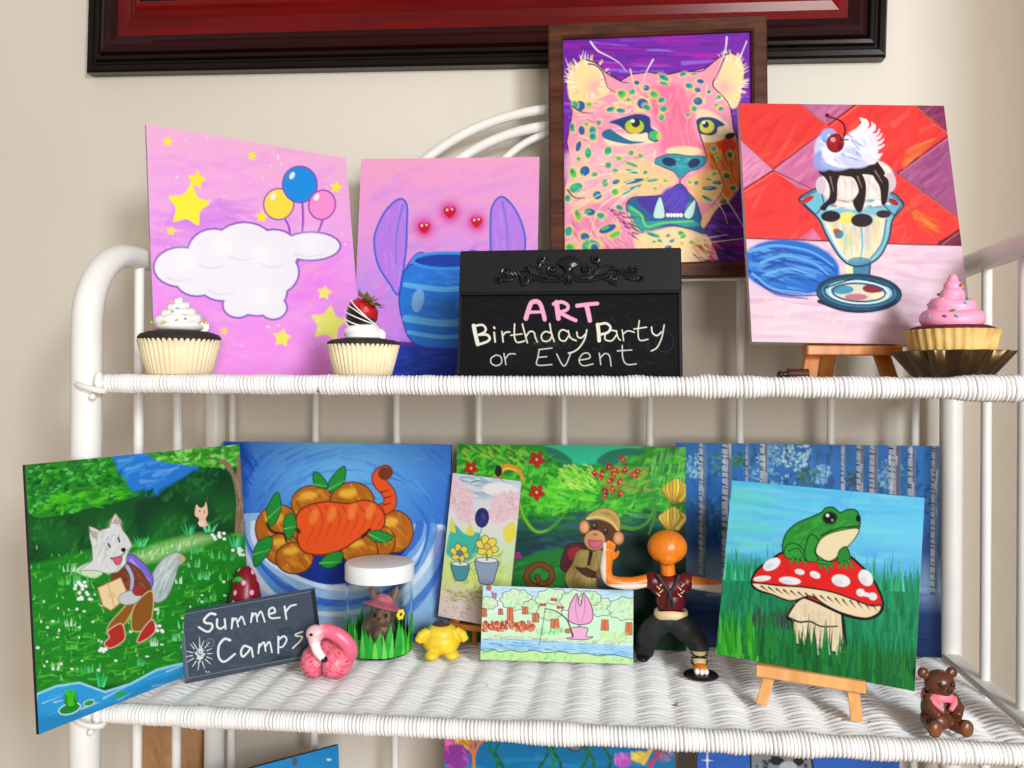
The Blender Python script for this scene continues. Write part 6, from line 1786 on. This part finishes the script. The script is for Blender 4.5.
rb = empty('clay_rabbit', (JX + 0.0015, JY + 0.002, jz + 0.0050), 'brown clay rabbit in a pink hat sitting inside the jar', 'figurine', -0.05)
m_ = MB()
m_.ball((-0.006, 0.008, 0.017), (0.0185, 0.020, 0.0170)); m_.ball((-0.012, 0.012, 0.012), (0.013, 0.016, 0.012))
m_.ball((0.006, -0.008, 0.019), (0.0125, 0.0110, 0.0150))
m_.ball((0.007, -0.013, 0.0385), (0.0125, 0.0110, 0.0115)); m_.ball((0.007, -0.0205, 0.0355), (0.0072, 0.0060, 0.0062))
m_.ball((0.001, -0.017, 0.0345), 0.0052); m_.ball((0.013, -0.017, 0.0345), 0.0052)
for s in (-1, 1):
    m_.tube([(0.006 + s * 0.005, -0.014, 0.020), (0.006 + s * 0.0065, -0.018, 0.010), (0.006 + s * 0.0065, -0.022, 0.003)], [0.0058, 0.0048, 0.0046], 12)
    m_.ball((0.006 + s * 0.0065, -0.024, 0.0032), (0.005, 0.007, 0.0034))
    m_.tube([(0.005 + s * 0.007, -0.008, 0.047), (0.005 + s * 0.0115, -0.006, 0.058), (0.005 + s * 0.0150, -0.005, 0.0695)], [0.0034, 0.0052, 0.0016], 12, flat=(0.55, 1.0), up=(0, 1, 0))
body = bake(m_, 'body', M['clay'], rb, 0.0010, 4, fur((112, 80, 64), (164, 130, 108), 700))
rb.scale = (1.18, 1.18, 1.18)
h_ = MB()
Rh = np.array(Matrix.Rotation(0.20, 3, 'Y') @ Matrix.Rotation(-0.30, 3, 'X')) * 0.92
lt = MB().lathe([(0, 0.011), (0.006, 0.0105), (0.0105, 0.0075), (0.0125, 0.002), (0.0185, -0.0005), (0.0245, -0.0035), (0.0250, -0.0050), (0.0236, -0.0056), (0.0175, -0.0028), (0.011, -0.001), (0, 0.0)], 48)
h_.add(np.array(lt.v) @ Rh.T + np.array((0.006, -0.0065, 0.0490)), lt.f)
h_.build('hat', M['pinkhat'], rb)
for s in (-1, 1):
    e_ = MB().ball((0.007 + s * 0.0062, -0.0226, 0.0405), (0.0021, 0.0016, 0.0026)); e_.build('eye', M['black'], rb)
n_ = MB().ball((0.007, -0.0262, 0.0378), (0.0016, 0.0011, 0.0012)); n_.build('nose', M['black'], rb)

# ------------------------------------------------------------------ clay flamingo with its head tucked
fx, fy = -0.3375, 0.9560
fl = empty('clay_flamingo', (fx, fy, zl(fx) + 0.0006), 'round pink clay flamingo with its neck curled beside the slate chalkboard', 'figurine', 0.05)
m_ = MB()
m_.ball((-0.0125, 0.001, 0.0185), (0.0175, 0.0220, 0.0185)); m_.ball((0.0105, 0.000, 0.0185), (0.0190, 0.0225, 0.0185)); m_.ball((0, 0.006, 0.022), (0.021, 0.021, 0.0195))


def flcol(co):
    n = 0.5 + 0.5 * np.sin(np.abs(co[:, 0]) * 330 + co[:, 2] * 620 + 1.6 * np.sin(co[:, 0] * 160 + co[:, 1] * 120)) * np.sin(co[:, 2] * 130 - np.abs(co[:, 0]) * 210 + 1)
    c = lin((240, 84, 112)) * (1 - n[:, None]) + lin((250, 150, 170)) * n[:, None]
    k = np.clip((n - 0.82) * 7, 0, 1)[:, None]
    c = c * (1 - k) + lin((226, 40, 66)) * k
    low = np.clip((0.016 - co[:, 2]) * 90, 0, 1)[:, None] * np.clip((0.35 - n) * 4, 0, 1)[:, None]
    c = c * (1 - low) + lin((222, 40, 70)) * low
    g = np.clip(1 - np.abs(co[:, 0] + 0.0015 - 0.05 * (co[:, 2] - 0.015)) / 0.0035, 0, 1)[:, None] * np.clip((-co[:, 1] - 0.006) * 160, 0, 1)[:, None] * np.clip((0.028 - co[:, 2]) * 200, 0, 1)[:, None]
    return c * (1 - g * .85) + lin((92, 24, 52)) * g * .85


bake(m_, 'body', M['clay'], fl, 0.0011, 3, flcol)
nk = MB()
nk.tube(catmull([(0.022, 0.004, 0.024), (0.0265, -0.004, 0.031), (0.026, -0.010, 0.0405), (0.017, -0.012, 0.050), (0.006, -0.013, 0.0555), (-0.004, -0.015, 0.0565)], False, 5), [0.0086] * 10 + [0.0082] * 8 + [0.0078] * 8, 16)
nk.ball((-0.0085, -0.0165, 0.0535), (0.0105, 0.0090, 0.0095))
nk.ball((-0.0085, -0.0195, 0.0465), (0.0068, 0.0068, 0.0092), np.array(Matrix.Rotation(-0.2, 3, 'Y')))


def headcol(co):
    k = np.clip((co[:, 0] + 0.004) * 140, 0, 1)[:, None]
    return lin((250, 196, 204)) * (1 - k) + lin((246, 112, 142)) * k


bake(nk, 'neck', M['clay'], fl, 0.0011, 4, headcol)
bk = MB().tube(catmull([(-0.0075, -0.0215, 0.0440), (-0.0040, -0.0245, 0.0375), (0.0005, -0.0262, 0.0325), (0.0030, -0.0262, 0.0300)], False, 4), list(np.linspace(0.0056, 0.0042, 13)), 14)
bk.build('bill', M['eyewhite'], fl)
bt = MB().ball((0.0038, -0.0265, 0.0295), (0.0046, 0.0042, 0.0034), np.array(Matrix.Rotation(0.5, 3, 'Y'))); bt.build('bill_tip', M['black'], fl)
MB().ball((-0.0105, -0.0252, 0.0545), (0.0020, 0.0014, 0.0016)).build('eye', M['black'], fl)
fl.scale = (1.06, 1.0, 1.06)

# ------------------------------------------------------------------ yellow clay chick
yx, yy = -0.2210, 1.0470
ch = empty('clay_chick', (yx, yy, zl(yx) + 0.0006), 'plump yellow clay figure with a brown cap between jar and pastel tile', 'figurine', 0.25)
m_ = MB()
m_.ball((0, 0, 0.0185), (0.0225, 0.0185, 0.0155)); m_.ball((0, 0.001, 0.0280), (0.0190, 0.0160, 0.0115))
for s in (-1, 1):
    m_.tube([(s * 0.016, -0.003, 0.031), (s * 0.0235, -0.006, 0.027), (s * 0.0275, -0.007, 0.0200)], [0.0056, 0.0058, 0.0048], 12)
    m_.ball((s * 0.0115, -0.0120, 0.0058), (0.0088, 0.0100, 0.0060))
bake(m_, 'body', M['yellow'], ch, 0.0011, 5)
cp = MB().lathe([(0.0095, 0.0375), (0.0105, 0.0385), (0.0095, 0.0400), (0.005, 0.0412), (0, 0.0416)], 32)
cp.tube([(0, 0, 0.041), (0.001, 0, 0.0455)], [0.0012, 0.0010], 8)
cp.build('cap', M['brown'], ch)
ch.scale = (1.08, 1.08, 1.08)

# ------------------------------------------------------------------ dark red dotted clay mushroom between the meadow and fruit paintings
mx, my = -0.4530, 0.9900
ms = empty('clay_mushroom', (mx, my, zl(mx) + 0.0006), 'dark red clay mushroom with pink dots behind the slate chalkboard', 'figurine')
cp = MB().lathe([(0, 0.072), (0.0150, 0.072), (0.0190, 0.076), (0.0185, 0.084), (0.0150, 0.101), (0.0095, 0.114), (0.004, 0.1205), (0, 0.1215)], 48)
cap_ = cp.build('cap', M['polkared'], ms)
MB().lathe([(0, 0), (0.0140, 0), (0.0120, 0.012), (0.0100, 0.045), (0.0110, 0.0725), (0, 0.073)], 32).build('stem', M['sand'], ms)
for z, r in ((0.080, 0.0191), (0.092, 0.0171), (0.104, 0.0140), (0.1145, 0.0093)):
    k0 = int(r * 320)
    for k in range(k0):
        q = 2 * PI * (k + .5 * (z > .09)) / k0 + z * 40
        MB().ball((r * math.cos(q), r * math.sin(q), z), (0.0012, 0.0030, 0.0034), np.array(Matrix.Rotation(q, 3, 'Z') @ Matrix.Rotation(-0.25, 3, 'Y')), 12, 8).build('dot', M['polkapink'], cap_)
MB().ball((-0.003, -0.0145, 0.108), (0.006, 0.0035, 0.0035)).build('leaf', M['grass1'], ms)

# ------------------------------------------------------------------ orange-armed clay mannequin in a red vest, lunging
gx, gy = 0.0600, 1.0450
gz = zl(gx) + 0.0006
mn = empty('clay_mannequin', (gx, gy, gz), 'clay figure with orange arms, dark red vest and black trousers in a lunging pose', 'figurine')
H = lambda x, y, z: (x - gx, y - gy, z - gz)
m_ = MB()
m_.ball(H(0.0570, 1.040, -0.1955), (0.0240, 0.0210, 0.0205)); m_.ball(H(0.0570, 1.032, -0.2050), (0.0130, 0.0120, 0.0110))
m_.tube([H(0.0570, 1.042, -0.2120), H(0.0585, 1.043, -0.2300)], [0.0085, 0.0090], 16)
m_.tube(catmull([H(0.0340, 1.042, -0.2370), H(0.0130, 1.036, -0.2400), H(-0.0100, 1.030, -0.2360), H(-0.0160, 1.029, -0.2240), H(-0.0150, 1.028, -0.2080), H(-0.0125, 1.027, -0.1985)], False, 4), [0.0078] * 6 + [0.0072] * 7 + [0.0078] * 8, 14)
m_.tube(catmull([H(0.0820, 1.042, -0.2370), H(0.1000, 1.046, -0.2400), H(0.1230, 1.052, -0.2450), H(0.1380, 1.056, -0.2470)], False, 4), [0.0080] * 7 + [0.0072] * 6, 14)
for k, (dx, dz, L) in enumerate(((-0.0052, 0.001, 0.0085), (-0.0018, 0.0025, 0.0105), (0.0018, 0.002, 0.0100), (0.0050, 0.0, 0.0080))):
    m_.tube([H(-0.0130 + dx * .7, 1.026, -0.2000), H(-0.0125 + dx, 1.0235, -0.1950 + dz * .5), H(-0.0115 + dx * 1.1, 1.0215, -0.1950 + dz + L * .6)], [0.0030, 0.0028, 0.0021], 10)
m_.tube([H(-0.0075, 1.027, -0.2080), H(-0.0035, 1.0245, -0.2035), H(-0.0010, 1.0225, -0.1985)], [0.0032, 0.0027, 0.0020], 10)


def orange_skin(co):
    n = 0.5 + 0.5 * np.sin(co[:, 0] * 900 + 2 * np.sin(co[:, 2] * 800)) * np.sin(co[:, 2] * 700 + co[:, 1] * 600)
    c = lin((240, 138, 28)) * n[:, None] + lin((226, 112, 20)) * (1 - n[:, None])
    z = co[:, 2] + gz
    und = np.clip((-0.2385 - z) * 500, 0, 1) * (np.abs(co[:, 0] + gx - 0.058) > 0.024)
    pl = np.clip((-0.0155 - (co[:, 0] + gx)) * 700, 0, 1)
    k = np.clip(und + pl, 0, 1)[:, None]
    return c * (1 - k) + lin((240, 232, 222)) * k


bake(m_, 'body', M['clay'], mn, 0.0011, 4, orange_skin)
v_ = MB()
v_.ball(H(0.0590, 1.043, -0.2430), (0.0230, 0.0155, 0.0165)); v_.ball(H(0.0615, 1.044, -0.2600), (0.0180, 0.0140, 0.0180)); v_.ball(H(0.0400, 1.042, -0.2375), (0.0112, 0.0108, 0.0110)); v_.ball(H(0.0790, 1.043, -0.2375), (0.0112, 0.0108, 0.0110))
bake(v_, 'vest', M['maroon'], mn, 0.0011, 5)
cl_ = MB()
for s in (-1, 1):
    cl_.tube([H(0.0585 + s * 0.0130, 1.0300, -0.2270), H(0.0600, 1.0265, -0.2480), H(0.0610 - s * 0.004, 1.0285, -0.2660)], [0.0022, 0.0020, 0.0012], 8)
cl_.build('lapel', M['charcoal'], mn)
lp = MB()
for dx in (-0.012, 0.013):
    for k in range(4):
        lp.tube([H(0.060 + dx, 1.0275 + abs(dx) * .1, -0.252 + k * 0.004), H(0.060 + dx + (0.004 if k % 2 else -0.004), 1.0275, -0.248 + k * 0.004)], [0.0009, 0.0004], 6)
lp.build('embroidery', M['sand'], mn)
bl = MB()
bl.tube([H(0.0620 + 0.0175 * math.cos(q), 1.0445 + 0.0142 * math.sin(q), -0.2765 + 0.001 * math.sin(3 * q)) for q in np.linspace(0, 2 * PI, 33)[:-1]], 0.0042, 10, closed=True, flat=(1.25, .7))
bl.build('sash', M['sand'], mn)
t_ = MB()
t_.ball(H(0.0620, 1.045, -0.2860), (0.0190, 0.0155, 0.0120))
t_.tube(catmull([H(0.0540, 1.047, -0.2860), H(0.0380, 1.052, -0.3010), H(0.0330, 1.060, -0.3170), H(0.0305, 1.068, -0.3320)], False, 4), [0.0145] * 4 + [0.0140] * 4 + [0.0125] * 5, 16)
t_.tube(catmull([H(0.0680, 1.043, -0.2860), H(0.0840, 1.033, -0.2965), H(0.0925, 1.024, -0.3060), H(0.0935, 1.022, -0.3130)], False, 4), [0.0145] * 4 + [0.0135] * 4 + [0.0120] * 5, 16)
bake(t_, 'trousers', M['charcoal'], mn, 0.0012, 4)
s_ = MB().ball(H(0.0290, 1.062, -0.3360), (0.0085, 0.0150, 0.0052)); s_.build('shoe', M['black'], mn)
w_2 = MB().tube([H(0.0935, 1.022, -0.3090), H(0.0940, 1.0205, -0.3280)], [0.0088, 0.0080], 16); w_2.build('leg_wrap', M['sand'], mn)
cr_ = MB()
for z0_, sg in ((-0.3150, 1), (-0.3210, -1), (-0.3260, 1)):
    cr_.tube([H(0.0938 + 0.0090 * math.cos(q), 1.0212 + 0.0090 * math.sin(q), z0_ + sg * 0.0025 * math.sin(q)) for q in np.linspace(0, 2 * PI, 25)[:-1]], 0.0009, 6, closed=True)
cr_.build('cord', M['black'], mn)
ft = MB().ball(H(0.0945, 1.0140, -0.3310), (0.0088, 0.0118, 0.0062)); ft.build('foot', M['orange'], mn)
to = MB()
for dx in (-0.0052, 0.0, 0.0052): to.ball(H(0.0950 + dx, 1.0030 + abs(dx) * .3, -0.3322), (0.0030, 0.0036, 0.0036))
to.build('toe', M['eyewhite'], mn)
dk = MB().lathe([(0, 0), (0.0195, 0), (0.0205, 0.0012), (0.0190, 0.0030), (0.0150, 0.0040), (0, 0.0042)], 40, (0.0950 - gx, 1.0120 - gy, 0.0003))
dk.build('base', M['darkchoc'], mn)

# ------------------------------------------------------------------ small brown clay bear in a pink scarf
bx, by = 0.3120, 0.8830
br = empty('clay_bear', (bx, by, zl(bx) + 0.0006), 'small glossy brown clay bear sitting at the shelf front in a pink wrap', 'figurine', 0.18)
m_ = MB()
m_.ball((0, 0.003, 0.0190), (0.0150, 0.0140, 0.0185)); m_.ball((-0.004, -0.003, 0.0110), (0.0150, 0.0140, 0.0105))
m_.ball((0, -0.002, 0.0450), (0.0145, 0.0130, 0.0135)); m_.ball((0, -0.0135, 0.0425), (0.0066, 0.0056, 0.0054))
for s in (-1, 1):
    m_.ball((s * 0.0145, 0.002, 0.0545), (0.0056, 0.0040, 0.0056))
    m_.tube([(s * 0.0110, -0.002, 0.0330), (s * 0.0145, -0.010, 0.0240), (s * 0.0085, -0.0165, 0.0180)], [0.0060, 0.0058, 0.0052], 12)
    m_.tube([(s * 0.0095, -0.003, 0.0090), (s * 0.0135, -0.0150, 0.0075), (s * 0.0150, -0.0205, 0.0075)], [0.0078, 0.0070, 0.0066], 12)
    m_.ball((s * 0.0155, -0.0215, 0.0085), (0.0070, 0.0050, 0.0085))


def bear_fur(co):
    n = 0.5 + 0.5 * np.sin(co[:, 0] * 1500 + 3 * np.sin(co[:, 2] * 900)) * np.sin(co[:, 2] * 1300 + co[:, 1] * 900)
    c = lin((66, 32, 20)) * (1 - n[:, None]) + lin((112, 62, 34)) * n[:, None]
    lo = np.clip((0.020 - co[:, 2]) * 60, 0, 1)[:, None] * np.clip((-co[:, 1] - 0.014) * 200, 0, 1)[:, None]
    return c * (1 - lo * .6) + lin((150, 92, 44)) * lo * .6


bake(m_, 'body', M['clay'], br, 0.0010, 3, bear_fur)
sc = MB()
sc.tube([(0.0128 * math.cos(q), 0.0015 + 0.0122 * math.sin(q), 0.0325 - 0.003 * math.cos(q * 2)) for q in np.linspace(0, 2 * PI, 33)[:-1]], 0.0042, 10, closed=True, flat=(1.3, .6))
for s in (-1, 1):
    sc.tube(catmull([(s * 0.0125, -0.004, 0.0330), (s * 0.0100, -0.0105, 0.0290), (s * 0.0035, -0.0145, 0.0235)], False, 4), list(np.linspace(0.0040, 0.0022, 9)), 10)
sc.build('scarf', M['pinkhat'], br)
for s in (-1, 1):
    MB().ball((s * 0.0058, -0.0142, 0.0480), (0.0021, 0.0014, 0.0021)).build('eye', M['black'], br)
MB().ball((0, -0.0190, 0.0438), (0.0026, 0.0015, 0.0019)).build('nose', M['black'], br)
